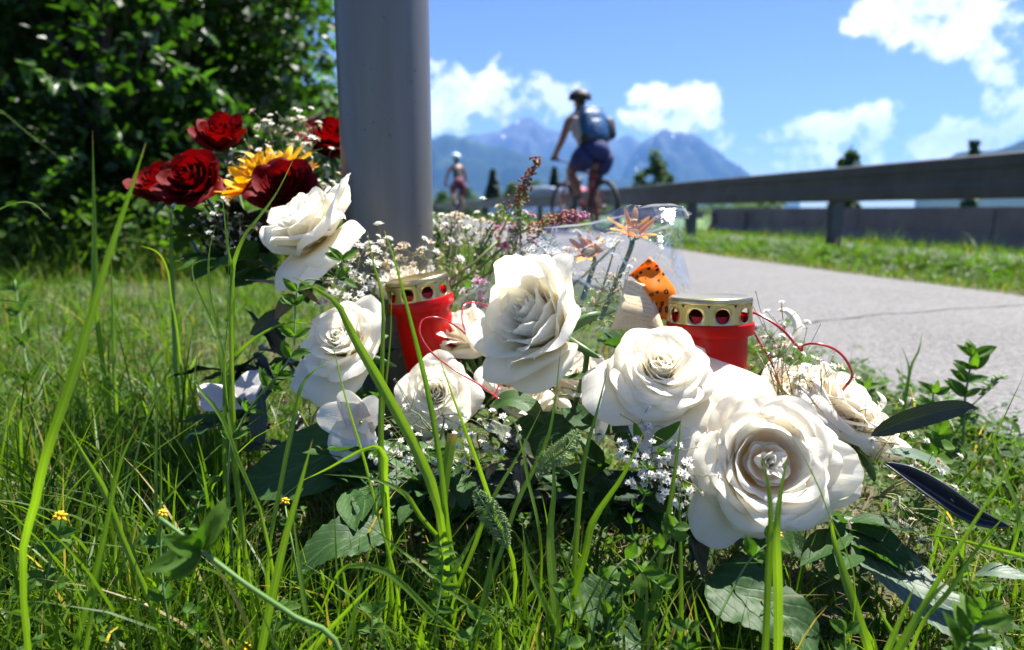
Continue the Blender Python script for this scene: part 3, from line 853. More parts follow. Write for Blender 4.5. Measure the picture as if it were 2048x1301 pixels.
shoot('shoot with a few bright leaves at the upper left below the sky gap', [(30, 120), (90, 150), (150, 165), (235, 185)], 3.1, 18, .09, 2)
shoot('thin leafy shoot hanging between grey trunk and red roses', [(190, 140), (215, 220), (235, 280), (262, 300)], 3.4, 16, .07, 3)
shoot('leafy shoot high up in the shade left of the metal post', [(300, -20), (330, 30), (365, 60), (420, 70)], 3.6, 16, .08, 4)
shoot('pale green shoot rising from the bush at the left edge', [(40, 420), (80, 380), (120, 340), (150, 300)], 3.0, 22, .06, 5)

# background trees behind the guardrail
def far_tree(label, px, py_top, d, wpx_, seed, kind='leaf', group='trees far behind the guardrail', name=None, z=-.43):
    b = W(px, 420, d); tp_ = W(px, py_top, d)
    h = tp_.z - z
    b.z = z
    if kind == 'leaf':
        return make_tree(name or 'far_tree', label, b, h, wpx_ / 2 / FPX * d, seed, leaf=h * .055, ncl=60, nper=70, mat='far_leaf', trunk_r=h * .012, z0=.0, group=group, cr=wpx_ / FPX * d * .17)
    return conifer(name or 'spruce_tree', label, b, h, wpx_ / 2 / FPX * d * 1.25, seed, group)
far_tree('bushy green tree above the guardrail right of the nearer cyclist', 1306, 308, 38, 62, 41)
far_tree('shorter tree touching the left side of the bushy tree above the guardrail', 1278, 345, 40, 46, 42)
far_tree('small bush low on the guardrail at the right of the bushy tree', 1335, 352, 40, 36, 43)
far_tree('dark spruce between the far cyclist and the grass spikes', 986, 340, 60, 62, 44, 'c')
far_tree('round tree right beside the dark spruce', 1026, 368, 58, 50, 45)
far_tree('tree just left of the nearer cyclist and behind the car', 1108, 336, 52, 44, 46, 'c')
far_tree('low tree between spruce and car', 1068, 362, 55, 50, 47)
far_tree('low green tree right behind the far cyclist', 935, 378, 48, 50, 48)
far_tree('low green tree beside the metal post', 885, 385, 44, 52, 49)
far_tree('spruce top peeking over the guardrail beam near the middle of its length', 1694, 300, 42, 46, 50)
far_tree('low bush top beside the spruce that peeks over the guardrail', 1675, 318, 44, 30, 51)
far_tree('tiny distant tree top standing before the dark hill', 1933, 284, 60, 22, 52)
far_tree('green bush under the guardrail beam beyond the road', 1440, 408, 34, 90, 53, z=-.43)
far_tree('another green bush under the guardrail beam beyond the road', 1500, 410, 36, 70, 54, z=-.43)
rs = np.random.RandomState(77)
cl = []
for i in range(150):
    a = rs.uniform(0, 1)
    w = W(560 + 1000 * a, 405, rs.uniform(75, 95)); cl.append((w.x, w.y, rs.uniform(-.3, 1.6), rs.uniform(.8, 1.5)))
V, F, r_ = leafcloud(rs, cl, .5, 70)
me = npmesh('treeline', V, F, rnd=r_, smooth=False); me.materials.append(MT['far_leaf'])
tag(link('treeline', me), 'dark green line of far woodland along the horizon', 'woodland', kind='stuff')
# ================================================================ CYCLISTS
def skinmesh(name, joints, edges, m, parent, sub=2, root=0):
    me = bpy.data.meshes.new(name)
    me.from_pydata([tuple(j[0]) for j in joints], edges, [])
    me.materials.append(m)
    o = link(name, me, parent)
    md = o.modifiers.new('skin', 'SKIN'); md.use_smooth_shade = True
    for i, j in enumerate(joints):
        r = j[1]
        me.skin_vertices[0].data[i].radius = (r, r)
        me.skin_vertices[0].data[i].use_root = (i == root)
    s = o.modifiers.new('sub', 'SUBSURF'); s.levels = sub; s.render_levels = sub
    return o

skin_m = pbr('sun tanned skin', (.26, .12, .075), rough=.55, noise=12, col2=(.21, .095, .06))
def bicycle(loc, rz, label, framecol, steer=0.0):
    b = empty('bicycle', loc, label, 'bicycle')
    Mx = Matrix.Translation(loc) @ Matrix.Rotation(rz, 4, 'Z')
    P = lambda f, l, z: Mx @ Vector((f, l, z))
    fm = pbr('bicycle frame paint', framecol, rough=.25, coat=.6)
    blk = pbr('black rubber', (.015, .015, .015), rough=.7)
    alu = pbr('brushed aluminium', (.12, .12, .125), rough=.45, metal=.8)
    RW = .335
    def wheel(f):
        w = MB()
        ring = [P(f + RW * math.cos(a), 0, RW + .005 + RW * math.sin(a)) for a in np.linspace(0, 2 * PI, 41)]
        w.tube(ring, .024, 8, cap=False)
        wh = w.build('wheel', blk, b)
        ring2 = [P(f + (RW - .035) * math.cos(a), 0, RW + .005 + (RW - .035) * math.sin(a)) for a in np.linspace(0, 2 * PI, 41)]
        MB().tube(ring2, .011, 6, cap=False).build('rim', alu, wh)
        MB().tube([P(f, -.05, RW), P(f, .05, RW)], .022, 10).build('hub', alu, wh)
        sp = MB()
        for k in range(28):
            a = 2 * PI * k / 28
            sp.tube([P(f + .02 * math.cos(a + .6), .03 * (-1) ** k, RW + .02 * math.sin(a + .6)), P(f + (RW - .03) * math.cos(a), 0, RW + (RW - .03) * math.sin(a))], .0012, 4, cap=False)
        sp.build('spokes', alu, wh)
    wheel(0); wheel(1.06)
    fr = MB()
    BB = (.43, 0, .29); ST_ = (.25, 0, .78); HT = (.86, 0, .86); HB = (.90, 0, .72)
    for a, c_, r in [(BB, ST_, .018), (ST_, HT, .017), (BB, HB, .021), (HT, HB, .02)]:
        fr.tube([P(*a), P(*c_)], r, 10)
    for sg in (-1, 1):
        fr.tube([P(*BB), P(0, sg * .06, RW)], .01, 8)
        fr.tube([P(ST_[0], 0, ST_[2] - .03), P(0, sg * .06, RW)], .009, 8)
    fr.build('frame', fm, b)
    fk = MB()
    for sg in (-1, 1):
        fk.tube([P(.905, sg * .05, .72), P(1.0, sg * .055, .5), P(1.06, sg * .055, RW)], .015, 8)
    fk.tube([P(.905, -.05, .72), P(.905, .05, .72)], .018, 8)
    fk.build('fork', fm, b)
    MB().tube([P(*ST_), P(.215, 0, .93)], .013, 8).build('seat_post', alu, b)
    sd_ = MB()
    for (f0, w0, w1) in [(0, 0, 0)]:
        V = []
        for k in range(9):
            q = k / 8
            hw = .075 * (1 - q) ** 1.2 + .018
            for u in np.linspace(-1, 1, 7):
                V.append(tuple(P(.10 + .27 * q, u * hw, .955 - .03 * u * u - .012 * math.sin(PI * q))))
        n0 = len(V)
        for k in range(9):
            q = k / 8; hw = .075 * (1 - q) ** 1.2 + .018
            for u in np.linspace(-1, 1, 7):
                V.append(tuple(P(.10 + .27 * q, u * hw * .9, .915)))
        sd_.add(V, np.concatenate([gridfaces(9, 7), gridfaces(9, 7, 63)]))
        sd_.build('saddle', blk, b)
    hb = MB().tube([P(.86, 0, .86), P(.86, 0, .93), P(.92, 0, .96)], .014, 8)
    hb.tube([P(.84, -.31, 1.0), P(.9, -.15, .985), P(.92, 0, .96), P(.9, .15, .985), P(.84, .31, 1.0)], .012, 8)
    hbo = hb.build('handlebar', blk, b)
    for sg in (-1, 1):
        MB().tube([P(.85, sg * .2, .99), P(.835, sg * .33, 1.0)], .017, 10).build('grip', blk, hbo)
    cr = MB().tube([P(.43, -.07, .29), P(.43, .07, .29)], .02, 8)
    cr.tube([P(.43, -.075, .29), P(.40, -.08, .125)], .01, 6); cr.tube([P(.43, .075, .29), P(.47, .08, .455)], .01, 6)
    ring = [P(.43 + .085 * math.cos(a), -.055, .29 + .085 * math.sin(a)) for a in np.linspace(0, 2 * PI, 25)]
    cr.tube(ring, .006, 5, cap=False)
    cr.build('crank', alu, b)
    for (f, l, z) in [(.40, -.13, .12), (.47, .13, .46)]:
        MB().box(P(f, l, z), (.09, .09, .02), Matrix.Rotation(rz, 3, 'Z')).build('pedal', blk, b)
    ch = MB()
    ch.tube([P(.43, -.055, .375), P(0, -.055, RW + .04)], .005, 4); ch.tube([P(.43, -.055, .205), P(0, -.055, RW - .05)], .005, 4)
    ch.build('chain', blk, b)
    return b, P

def rider(loc, rz, label, top_m, bottom_m, hel_m, bare_arms=False, gender=0, name='person'):
    Mx = Matrix.Translation(loc) @ Matrix.Rotation(rz, 4, 'Z')
    P = lambda f, l, z: Mx @ Vector((f, l, z))
    r = empty(name, loc, label, 'cyclist')
    w = 1.0 if gender else 1.38
    J = [(P(.26, 0, 1.03), .125 * w), (P(.33, 0, 1.18), .115 * w), (P(.44, 0, 1.38), .135 * w), (P(.53, 0, 1.53), .10 * w), (P(.575, 0, 1.61), .05), (P(.62, 0, 1.68), .062), (P(.645, 0, 1.76), .098), (P(.65, 0, 1.84), .08), # 0-7 spine, head
         (P(.52, .175 * w, 1.50), .055), (P(.60, .29, 1.25), .042), (P(.78, .30, 1.06), .034), (P(.825, .275, 1.035), .032),  # 8-11 left arm
         (P(.52, -.175 * w, 1.50), .055), (P(.62, -.27, 1.25), .042), (P(.79, -.29, 1.06), .034), (P(.825, -.275, 1.035), .032),
         (P(.27, .10, .98), .095 * w), (P(.60, .13, .87), .078), (P(.66, .125, .80), .062), (P(.50, .125, .62), .066), (P(.415, .125, .535), .034), (P(.44, .125, .50), .036), (P(.56, .13, .495), .03), # 16-22 left leg
         (P(.27, -.10, .98), .095 * w), (P(.46, -.125, .66), .078), (P(.47, -.125, .58), .064), (P(.41, -.125, .38), .066), (P(.345, -.125, .22), .034), (P(.36, -.125, .165), .036), (P(.49, -.13, .15), .03)]
    E = [(0, 1), (1, 2), (2, 3), (3, 4), (4, 5), (5, 6), (6, 7), (3, 8), (8, 9), (9, 10), (10, 11), (3, 12), (12, 13), (13, 14), (14, 15),
         (0, 16), (16, 17), (17, 18), (18, 19), (19, 20), (20, 21), (21, 22), (0, 23), (23, 24), (24, 25), (25, 26), (26, 27), (27, 28), (28, 29)]
    # fingers closed over the grips, nose
    for sg, wi in ((1, 11), (-1, 15)):
        for k in range(4):
            l0 = sg * (.235 + .026 * k)
            i0 = len(J)
            J += [(P(.865, l0, 1.03), .0105), (P(.885, l0, 1.0), .0095), (P(.86, l0, .975), .008)]
            E += [(wi, i0), (i0, i0 + 1), (i0 + 1, i0 + 2)]
        i0 = len(J)
        J += [(P(.83, sg * .215, 1.0), .012), (P(.85, sg * .21, .975), .009)]
        E += [(wi, i0), (i0, i0 + 1)]
    i0 = len(J); J += [(P(.735, 0, 1.735), .016)]; E += [(6, i0)]
    if not gender:
        J = [(a_, r_ * (1.16 if 8 <= i_ < 30 else 1.0)) for i_, (a_, r_) in enumerate(J)]
    skinmesh('body', J, E, skin_m, r)
    # shirt
    k = 1.17
    S = [(P(.28, 0, 1.06), .135 * w * 1.1), (P(.33, 0, 1.18), .115 * w * k), (P(.44, 0, 1.38), .135 * w * k), (P(.525, 0, 1.52), .105 * w * k)]
    SE = [(0, 1), (1, 2), (2, 3)]
    if not bare_arms:
        S += [(P(.52, .18, 1.495), .075), (P(.57, .25, 1.35), .062), (P(.52, -.18, 1.495), .075), (P(.575, -.24, 1.35), .062)]
        SE += [(3, 4), (4, 5), (3, 6), (6, 7)]
    skinmesh('shirt', S, SE, top_m, r)
    sb = MB()
    sb.tube([P(.30, 0, 1.16), P(.27, 0, 1.10), P(.24, 0, 1.02), P(.25, 0, .94)], [.125 * w, .148 * w, .15 * w, .09 * w], 16)
    sb.tube(crom([P(.24, .075 * w, 1.04), P(.30, .10 * w, .98), P(.44, .12, .93), P(.54, .13, .90)], 8), [.115 * w, .12 * w, .118 * w, .115 * w, .11 * w, .105, .103, .102], 16)
    sb.tube(crom([P(.24, -.075 * w, 1.04), P(.29, -.10 * w, .94), P(.36, -.118, .82), P(.42, -.123, .71)], 8), [.115 * w, .12 * w, .118 * w, .115 * w, .11 * w, .105, .103, .102], 16)
    sb.build('shorts', bottom_m, r)
    shoe = pbr('dark sports shoe', (.04, .04, .045), .6)
    for (f, l, z) in ((.44, .125, .485), (.36, -.125, .15)):
        skinmesh('shoe', [(P(f - .03, l, z), .042), (P(f + .06, l, z - .005), .042), (P(f + .14, l, z - .01), .034)], [(0, 1), (1, 2)], shoe, r)
    # helmet: vented shell over the crown of the head
    hm = MB()
    c_ = Vector((.645, 0, 1.80))
    nr = 13
    V = []
    for j in range(nr):
        ph = PI * .54 * j / (nr - 1)
        for i in range(25):
            th = 2 * PI * i / 24
            rad = 1 + .05 * math.cos(8 * th) * math.sin(ph)
            V.append(tuple(P(c_.x + .162 * rad * math.sin(ph) * math.cos(th), .13 * rad * math.sin(ph) * math.sin(th), c_.z + .115 * math.cos(ph) + (.01 if math.cos(th) > 0 else 0))))
    hm.add(V, gridfaces(nr, 25))
    ho_ = hm.build('helmet', hel_m, r)
    so = ho_.modifiers.new('solid', 'SOLIDIFY'); so.thickness = .015
    hair_m = pbr('dark hair', (.02, .014, .01), .6)
    if gender:
        skinmesh('hair', [(P(.57, 0, 1.74), .06), (P(.50, 0, 1.62), .04), (P(.46, 0, 1.50), .03)], [(0, 1), (1, 2)], hair_m, r)
    else:
        skinmesh('hair', [(P(.60, 0, 1.77), .075), (P(.575, 0, 1.70), .055)], [(0, 1)], hair_m, r)
    st = MB()
    for sg in (-1, 1):
        st.tube([P(.65, sg * .10, 1.78), P(.68, sg * .075, 1.70), P(.67, 0, 1.655)], .005, 5)
    st.build('helmet_strap', pbr('black strap', (.02, .02, .02), .7), r)
    return r, P

RIDE = math.atan2(PD.y, PD.x)
bl = W(1206, 476, 9.1); bl.z = .018
b1, _ = bicycle(bl, PI / 2 + R(26), 'red mountain bike ridden by the near cyclist with blue backpack', (.30, .012, .015))
white_shirt = pbr('pale grey lilac t-shirt', (.42, .41, .48), rough=.85, bump=(14, .5, .02))
navy = pbr('navy blue cycling shorts', (.012, .022, .11), rough=.8, bump=(14, .4, .02))
r1, P1 = rider(bl, PI / 2 + R(26), 'person in pale t-shirt and navy shorts cycling away upright with black helmet', white_shirt, navy, pbr('black helmet shell', (.010, .010, .012), .6))
# backpack on the near rider's back
bp_ = empty('backpack', P1(.3, 0, 1.3), 'blue backpack with dark base worn by the near cyclist', 'backpack')
def pack(name, c, size, m, parent, bulge=.25, n=9):
    c = Vector(c); ax = Vector((.32, 0, .95)).normalized(); ay = Vector((0, 1, 0)); an = ax.cross(ay)  # an points backwards-ish
    mb = MB(); V = []
    for j in range(n):
        th = PI * j / (n - 1)
        for i in range(17):
            ph = 2 * PI * i / 16
            sx = math.copysign(abs(math.cos(th)) ** .55, math.cos(th)) * size[2] / 2
            rr_ = math.sin(th) ** .45
            sy = math.copysign(abs(math.cos(ph)) ** .6, math.cos(ph)) * size[1] / 2 * rr_
            sn = math.copysign(abs(math.sin(ph)) ** .7, math.sin(ph)) * size[0] / 2 * rr_
            V.append(tuple(P1(*(c + ax * sx + ay * sy + an * sn))))
    mb.add(V, gridfaces(n, 17))
    return mb.build(name, m, parent)
blue = pbr('sky blue nylon', (.008, .09, .23), rough=.45, spec=.5, noise=8, col2=(.004, .045, .13), bump=(22, .6, .02))
dk = pbr('dark nylon', (.012, .015, .025), rough=.6)
pack('main_bag', (.275, 0, 1.40), (.21, .40, .46), blue, bp_)
pack('base_panel', (.245, 0, 1.235), (.22, .42, .15), dk, bp_)
pack('front_pocket', (.19, 0, 1.36), (.10, .24, .26), blue, bp_)
pack('side_pouch', (.28, -.25, 1.38), (.16, .15, .30), dk, bp_)
pack('top_lid', (.35, 0, 1.585), (.20, .34, .11), blue, bp_)
mb = MB()
for sg in (-1, 1):
    mb.tube([P1(.40, sg * .11, 1.58), P1(.53, sg * .115, 1.66), P1(.66, sg * .12, 1.52), P1(.58, sg * .13, 1.30), P1(.36, sg * .14, 1.2)], .018, 6)
mb.build('shoulder_strap', dk, bp_)
MB().tube([P1(.30, .16, 1.22), P1(.31, .2, 1.1), P1(.33, .17, 1.02), P1(.30, .16, 1.15)], .006, 5).build('loose_strap', dk, bp_)

b2l = W(922, 446, 19.5); b2l.z = .018
bicycle(b2l, RIDE + R(4), 'dark bicycle of the far cyclist beside the metal post', (.03, .03, .035))
rider(b2l, RIDE + R(4), 'person in black vest and reddish shorts cycling in the distance beside the post', pbr('black sleeveless top', (.015, .015, .02), .8), pbr('dark red patterned shorts', (.22, .03, .06), .8, noise=18, col2=(.04, .02, .05)), pbr('pale blue helmet shell', (.45, .62, .72), .25), bare_arms=True, gender=1)
b3l = W(1168, 446, 25); b3l.z = -.42
bicycle(b3l, RIDE + R(2), 'grey bicycle on the road, almost hidden behind the near cyclist', (.2, .2, .22))
rider(b3l, RIDE + R(2), 'person in pink shirt glimpsed between the legs of the near cyclist', pbr('pink shirt', (.65, .12, .22), .8), pbr('grey shorts', (.1, .1, .12), .8), pbr('dark helmet shell', (.03, .03, .035), .4), gender=1)
# ================================================================ FLOWERS
def frame_of(axis, spin=0.0):
    a = Vector(axis).normalized()
    x = Vector((1, 0, 0)) - a * a.x
    if x.length < .1: x = Vector((0, 1, 0)) - a * a.y
    x.normalize(); y = a.cross(x)
    Mr = Matrix((x, y, a)).transposed()
    return Mr @ Matrix.Rotation(spin, 3, 'Z')

def view_axis(right, up, toward):
    """direction given as seen from the camera"""
    f = Vector((0, -math.cos(TILT), math.sin(TILT)))
    u = Vector((0, math.sin(TILT), math.cos(TILT)))
    return (Vector((1, 0, 0)) * right + u * up + f * toward).normalized()

def sstep(a, b, x):
    x = np.clip((x - a) / (b - a), 0, 1)
    return x * x * (3 - 2 * x)

def petal_surface(rs, th, r0, L, Wd, ph0, ph1, curl, Rc0, Rc1, side=.0, spiral=0.0, wave=.02, point=.06, round_=.30, nu=15, nv=15, base_w=.30, z0=0.0, crum=.0, power=1.0):
    """one petal around the local z axis; returns V (nv*nu,3), uv"""
    u = np.linspace(-1, 1, nu)[None, :].repeat(nv, 0)
    v = np.linspace(0, 1, nv)[:, None].repeat(nu, 1)
    Lc = L * (1 - min(.95, round_ * 1.9 + .06) * (1 - np.maximum(0, 1 - np.abs(u) ** 2.5) ** .42) + .4 * point * np.exp(-(u / .2) ** 2))
    n1, n2, n3 = rs.uniform(0, 6.28, 3)
    phi = ph0 + (ph1 - ph0) * v ** power + curl * sstep(.66, 1.0, v) * (.75 + .45 * np.sin(u * 2.3 + n1) + .3 * np.abs(u))
    phi = phi + wave * 2.5 * np.sin(u * 3.1 + n2) * v
    dv = 1 / (nv - 1)
    sr = np.zeros_like(v); sz = np.zeros_like(v)
    for j in range(1, nv):
        pm = (phi[j] + phi[j - 1]) / 2
        sr[j] = sr[j - 1] + np.sin(pm) * Lc[j] * dv
        sz[j] = sz[j - 1] + np.cos(pm) * Lc[j] * dv
    hw = Wd * (base_w + (1 - base_w) * sstep(0, .62, v)) * (1 - .08 * v ** 4)
    rho = r0 + sr + spiral * u * v
    s = u * hw
    Rc = Rc0 + (Rc1 - Rc0) * v
    al = s / np.maximum(Rc, .3 * Wd)
    Rcm = np.maximum(Rc, .3 * Wd)
    dl = side * Wd * sstep(.62, 1, np.abs(u)) * v - wave * L * np.sin(u * 6.0 + n3) * v ** 3
    dl = dl + crum * L * np.sin(u * 11 + n1 * 3 + v * 5) * np.sin(v * 9 + n2) * v
    dl = dl + .008 * L * np.sin(u * 17 + n3 * 2 + v * 3) * v ** 2 + .006 * L * np.sin(u * 5 + v * 7 + n2) * v
    xr = (rho - Rcm) + Rcm * np.cos(al) + dl * np.cos(phi)
    xt = Rcm * np.sin(al)
    z = z0 + sz - dl * np.sin(phi)
    ct, st = math.cos(th), math.sin(th)
    V = np.stack([xr * ct - xt * st, xr * st + xt * ct, z], -1).reshape(-1, 3)
    uv = np.stack([(u + 1) / 2, v], -1).reshape(-1, 2)
    return V, uv

PET_N = [0]
def add_petal(root, Mr, pos, V, uv, m, nu=15, nv=15, name='petal'):
    Mn = np.array(Mr); Vw = V @ Mn.T + np.array(tuple(pos))
    me = npmesh(name, Vw, gridfaces(nv, nu), uv)
    me.materials.append(m)
    o = link(name, me, root)
    PET_N[0] += 1
    return o

def sepals_stem(root, Mr, pos, Rr, stem_to, m='rose_stem', n=5, r=.0028):
    rs = np.random.RandomState(int(abs(pos.x) * 9999) % 1000)
    mb = MB()
    prof = [(.0008, -.020), (.004, -.018), (.0062, -.011), (.0058, -.004), (.0035, -.001), (.0003, -.0005)]
    Ml = Matrix.Translation(pos) @ Mr.to_4x4()
    mb.lathe(prof, 14, Ml)
    mb.build('hip', MT[m], root)
    for k in range(n):
        V, uv = petal_surface(rs, 2 * PI * k / n + .2, .004, Rr * .75, Rr * .10, R(75), R(150), R(20), .02, .02, nu=5, nv=9, round_=.9, point=.3, wave=.03, z0=-.006)
        add_petal(root, Mr, pos, V, uv, MT[m], 5, 9, 'sepal')
    if stem_to is not None:
        p0 = pos + Mr @ Vector((0, 0, -.015)); p1 = pos + Mr @ Vector((0, 0, -.045)); p2 = Vector(stem_to)
        MB().tube(crom([p0, p1, (p1 + p2) / 2 + Vector((0, 0, -.004)), p2], 10), r, 8).build('stem', MT[m], root)

def rose(label, pos, axis, Rr, seed, mat='white_petal', n=30, openness=1.0, height=1.0, cup=1.0, heart=True, outer_droop=0.0, spin=0.0, stem_to=None, name='white_rose', group=None, cat='rose', wild=1.0, extra=(), globe=0.0):
    """spirally packed rose: tight heart, cupped middle, rolled back outer petals. Rr = radius when open"""
    rs = np.random.RandomState(seed)
    Mr = frame_of(axis, spin)
    pos = Vector(pos)
    root = empty(name, pos, label, cat, group)
    m = MT[mat]
    H = Rr * .95 * height
    for i in range(n):
        t = i / (n - 1)
        if not heart and t < .22: continue
        th = i * 2.39996 + rs.uniform(-.18, .18)
        r0 = Rr * (.02 + .10 * t)
        top = t ** 1.15
        ph1 = R(-17 + (86 * openness) * top) + rs.uniform(-.05, .05) * wild
        ph0 = R(8 + 48 * openness * t) + globe * R(34) * t ** .5
        ph1 -= globe * R(22) * t
        L = H * (.80 + .05 * t + .24 * t * t) * rs.uniform(.96, 1.05)
        Wd = Rr * (.20 + .52 * t ** .75) * rs.uniform(.92, 1.08)
        curl = R(8 + 62 * t ** .8) * rs.uniform(.7, 1.35) * wild
        if t > .72: curl += R(38) * openness * (t - .72) / .28; 
        if t > .8: ph1 += R(outer_droop) * (t - .8) / .2
        rho_top = r0 + L * math.sin((ph0 + ph1) / 2)
        Rc0 = max(r0 * 2.0, Rr * .12); Rc1 = max(rho_top * cup, Rr * .13) * (1.0 if t < .6 else 1.0 + .5 * (t - .6))
        V, uv = petal_surface(rs, th, r0, L, Wd, ph0, ph1, curl, Rc0, Rc1, side=.10 * t, spiral=Rr * .05 * (1 - t * .6), wave=.006 + .022 * t * wild, point=.02 + .07 * t, round_=.20 + .12 * t, power=1.2)
        add_petal(root, Mr, pos, V, uv, m)
    for e in extra:
        th, L, Wd, a0, a1, cu = e
        V, uv = petal_surface(rs, R(th), Rr * .1, L, Wd, R(a0), R(a1), R(cu), Rr * .5, Rr * 1.3, side=.10, wave=.02, point=.05, round_=.16)
        add_petal(root, Mr, pos, V, uv, m)
    sepals_stem(root, Mr, pos, Rr, stem_to)
    return root

def open_rose(label, pos, axis, Rr, seed, mat='open_petal', stem_to=None, spin=0.0):
    """fully blown rose: small bud standing in a deep apricot hollow ringed by thick cupped petals"""
    rs = np.random.RandomState(seed)
    Mr = frame_of(axis, spin); pos = Vector(pos)
    root = empty('white_rose', pos, label, 'rose')
    m = MT[mat]
    # little heart bud
    for i in range(11):
        t = i / 10
        V, uv = petal_surface(rs, i * 2.4, Rr * (.03 + .05 * t), Rr * (.50 + .10 * t), Rr * (.09 + .12 * t), R(8), R(-22 + 42 * t), R(4 + 76 * t), Rr * .08, Rr * (.08 + .07 * t), spiral=Rr * .03, side=.1 * t, wave=.02, nu=13, nv=13)
        add_petal(root, Mr, pos, V, uv, MT['white_petal'], 13, 13)
    for k in range(6):
        V, uv = petal_surface(rs, k * 1.05, Rr * .01, Rr * .42, Rr * .34, R(86), R(70), R(-30), Rr * .3, Rr * .5, nu=11, nv=9, z0=.0005 * k, base_w=.6)
        V[:, 2] += .001
        add_petal(root, Mr, pos, V, uv, m, 11, 9)
    # few loose inner petals
    for (th, L, Wd, a0, a1, cu) in [(205, .50, .26, 44, 10, 40), (262, .36, .30, 58, 20, -30), (318, .44, .26, 50, 10, 35), (150, .50, .26, 46, 8, 30), (40, .46, .24, 50, 4, -20)]:
        V, uv = petal_surface(rs, R(th), Rr * .14, Rr * L, Rr * Wd, R(a0), R(a1), R(cu), Rr * .25, Rr * .42, wave=.02, side=.05)
        add_petal(root, Mr, pos, V, uv, m)
    # ring of upright petals whose rims roll outwards, several courses
    for (k0, nn, r_, L, Wd, a0, a1, cu, rc) in [(0, 4, .30, .74, .66, 62, -14, 80, .60), (45, 4, .34, .78, .70, 66, -8, 105, .66), (15, 5, .37, .80, .70, 70, -2, 110, .74), (50, 5, .40, .84, .72, 74, 10, 110, .84), (20, 5, .42, .88, .74, 78, 28, 100, .96), (5, 6, .42, .94, .72, 84, 52, 85, 1.1), (33, 5, .42, 1.02, .72, 92, 78, 55, 1.35), (-8, 3, .45, 1.25, .62, 95, 88, 30, 1.5)]:
        for i in range(nn):
            th = R(k0 + 360 * i / nn + rs.uniform(-15, 15))
            q = rs.uniform(.90, 1.10)
            V, uv = petal_surface(rs, th, Rr * r_, Rr * L * q, Rr * Wd, R(a0 + rs.uniform(-5, 5)), R(a1 + rs.uniform(-6, 6)), R(cu * rs.uniform(.55, 1.35)), Rr * max(.3, rc * .75), Rr * rc, side=.06, spiral=Rr * .06, wave=.022, point=.05, round_=.20, nu=17, nv=17)
            add_petal(root, Mr, pos, V, uv, m, 17, 17)
    for (th, L, Wd, a0, a1, cu) in [(-6, 1.55, .70, 84, 84, 25), (-38, 1.30, .62, 88, 90, 40), (22, 1.28, .60, 80, 78, 35), (-95, 1.22, .60, 90, 98, 30), (200, 1.15, .60, 84, 80, 35)]:
        V, uv = petal_surface(rs, R(th), Rr * .12, Rr * L, Rr * Wd, R(a0), R(a1), R(cu), Rr * .6, Rr * 1.4, side=.10, wave=.03, point=.06, round_=.2, nu=17, nv=17)
        add_petal(root, Mr, pos, V, uv, m, 17, 17)
    sepals_stem(root, Mr, pos, Rr, stem_to)
    return root

FOAM = W(1010, 880, .68); FOAM.z = .03
# --- white roses (pos = base of the bloom)
def base_of(px, py, d, axis, back):
    return W(px, py, d) - Vector(axis) * back
ax = view_axis(-.06, .30, .95)
open_rose('largest wide open ivory rose with apricot hollow and small bud, lowest at the right', base_of(1552, 920, .49, ax, .030), ax, .0425, 5, stem_to=W(1420, 1010, .60))
ax = view_axis(0.02, .58, .80)
rose('flat open white rose with spiral heart in front of the right lantern', base_of(1330, 715, .53, ax, .034), ax, .054, 8, n=36, openness=1.08, height=.82, spin=.6, stem_to=W(1290, 900, .64), outer_droop=14,
     extra=[(-52, .092, .040, 82, 88, 15), (-72, .074, .036, 86, 98, 25), (-118, .068, .034, 84, 100, 15), (165, .060, .034, 80, 92, 30)])
ax = view_axis(-.62, .42, .60)
rose('tall white rose seen from its side, tilting up left in the middle', base_of(1095, 655, .57, ax, .012), ax, .049, 13, n=34, openness=.66, height=1.40, spin=.3, stem_to=W(1130, 880, .66), outer_droop=-4, globe=.55, wild=.8,
     extra=[(58, .080, .036, 30, 4, 45), (20, .070, .036, 40, 20, 30), (228, .056, .036, 74, 70, 35)])
ax = view_axis(-.02, .34, .92)
rose('creamy white rose low between the tall rose and round orchid petal', base_of(868, 778, .62, ax, .034), ax, .046, 17, n=32, openness=1.0, height=.86, spin=1.1, stem_to=W(900, 900, .70), outer_droop=6)
ax = view_axis(-.30, .52, .72)
rose('full white rose to the left of the tilted red lantern', base_of(680, 672, .62, ax, .028), ax, .046, 23, n=32, openness=.88, height=1.05, spin=2.0, stem_to=W(740, 860, .70),
     extra=[(95, .062, .034, 76, 84, 30), (130, .058, .034, 74, 84, 30)])
ax = view_axis(-.42, .66, .48)
rose('white rose standing against the foot of the metal post', base_of(628, 462, .66, ax, .012), ax, .044, 29, n=32, openness=.68, height=1.30, spin=.2, stem_to=W(700, 640, .72), outer_droop=14, globe=.45, wild=.9,
     extra=[(-14, .074, .036, 44, 62, 5), (300, .062, .038, 76, 100, 30), (215, .062, .038, 80, 104, 30), (255, .064, .038, 84, 106, 20)])
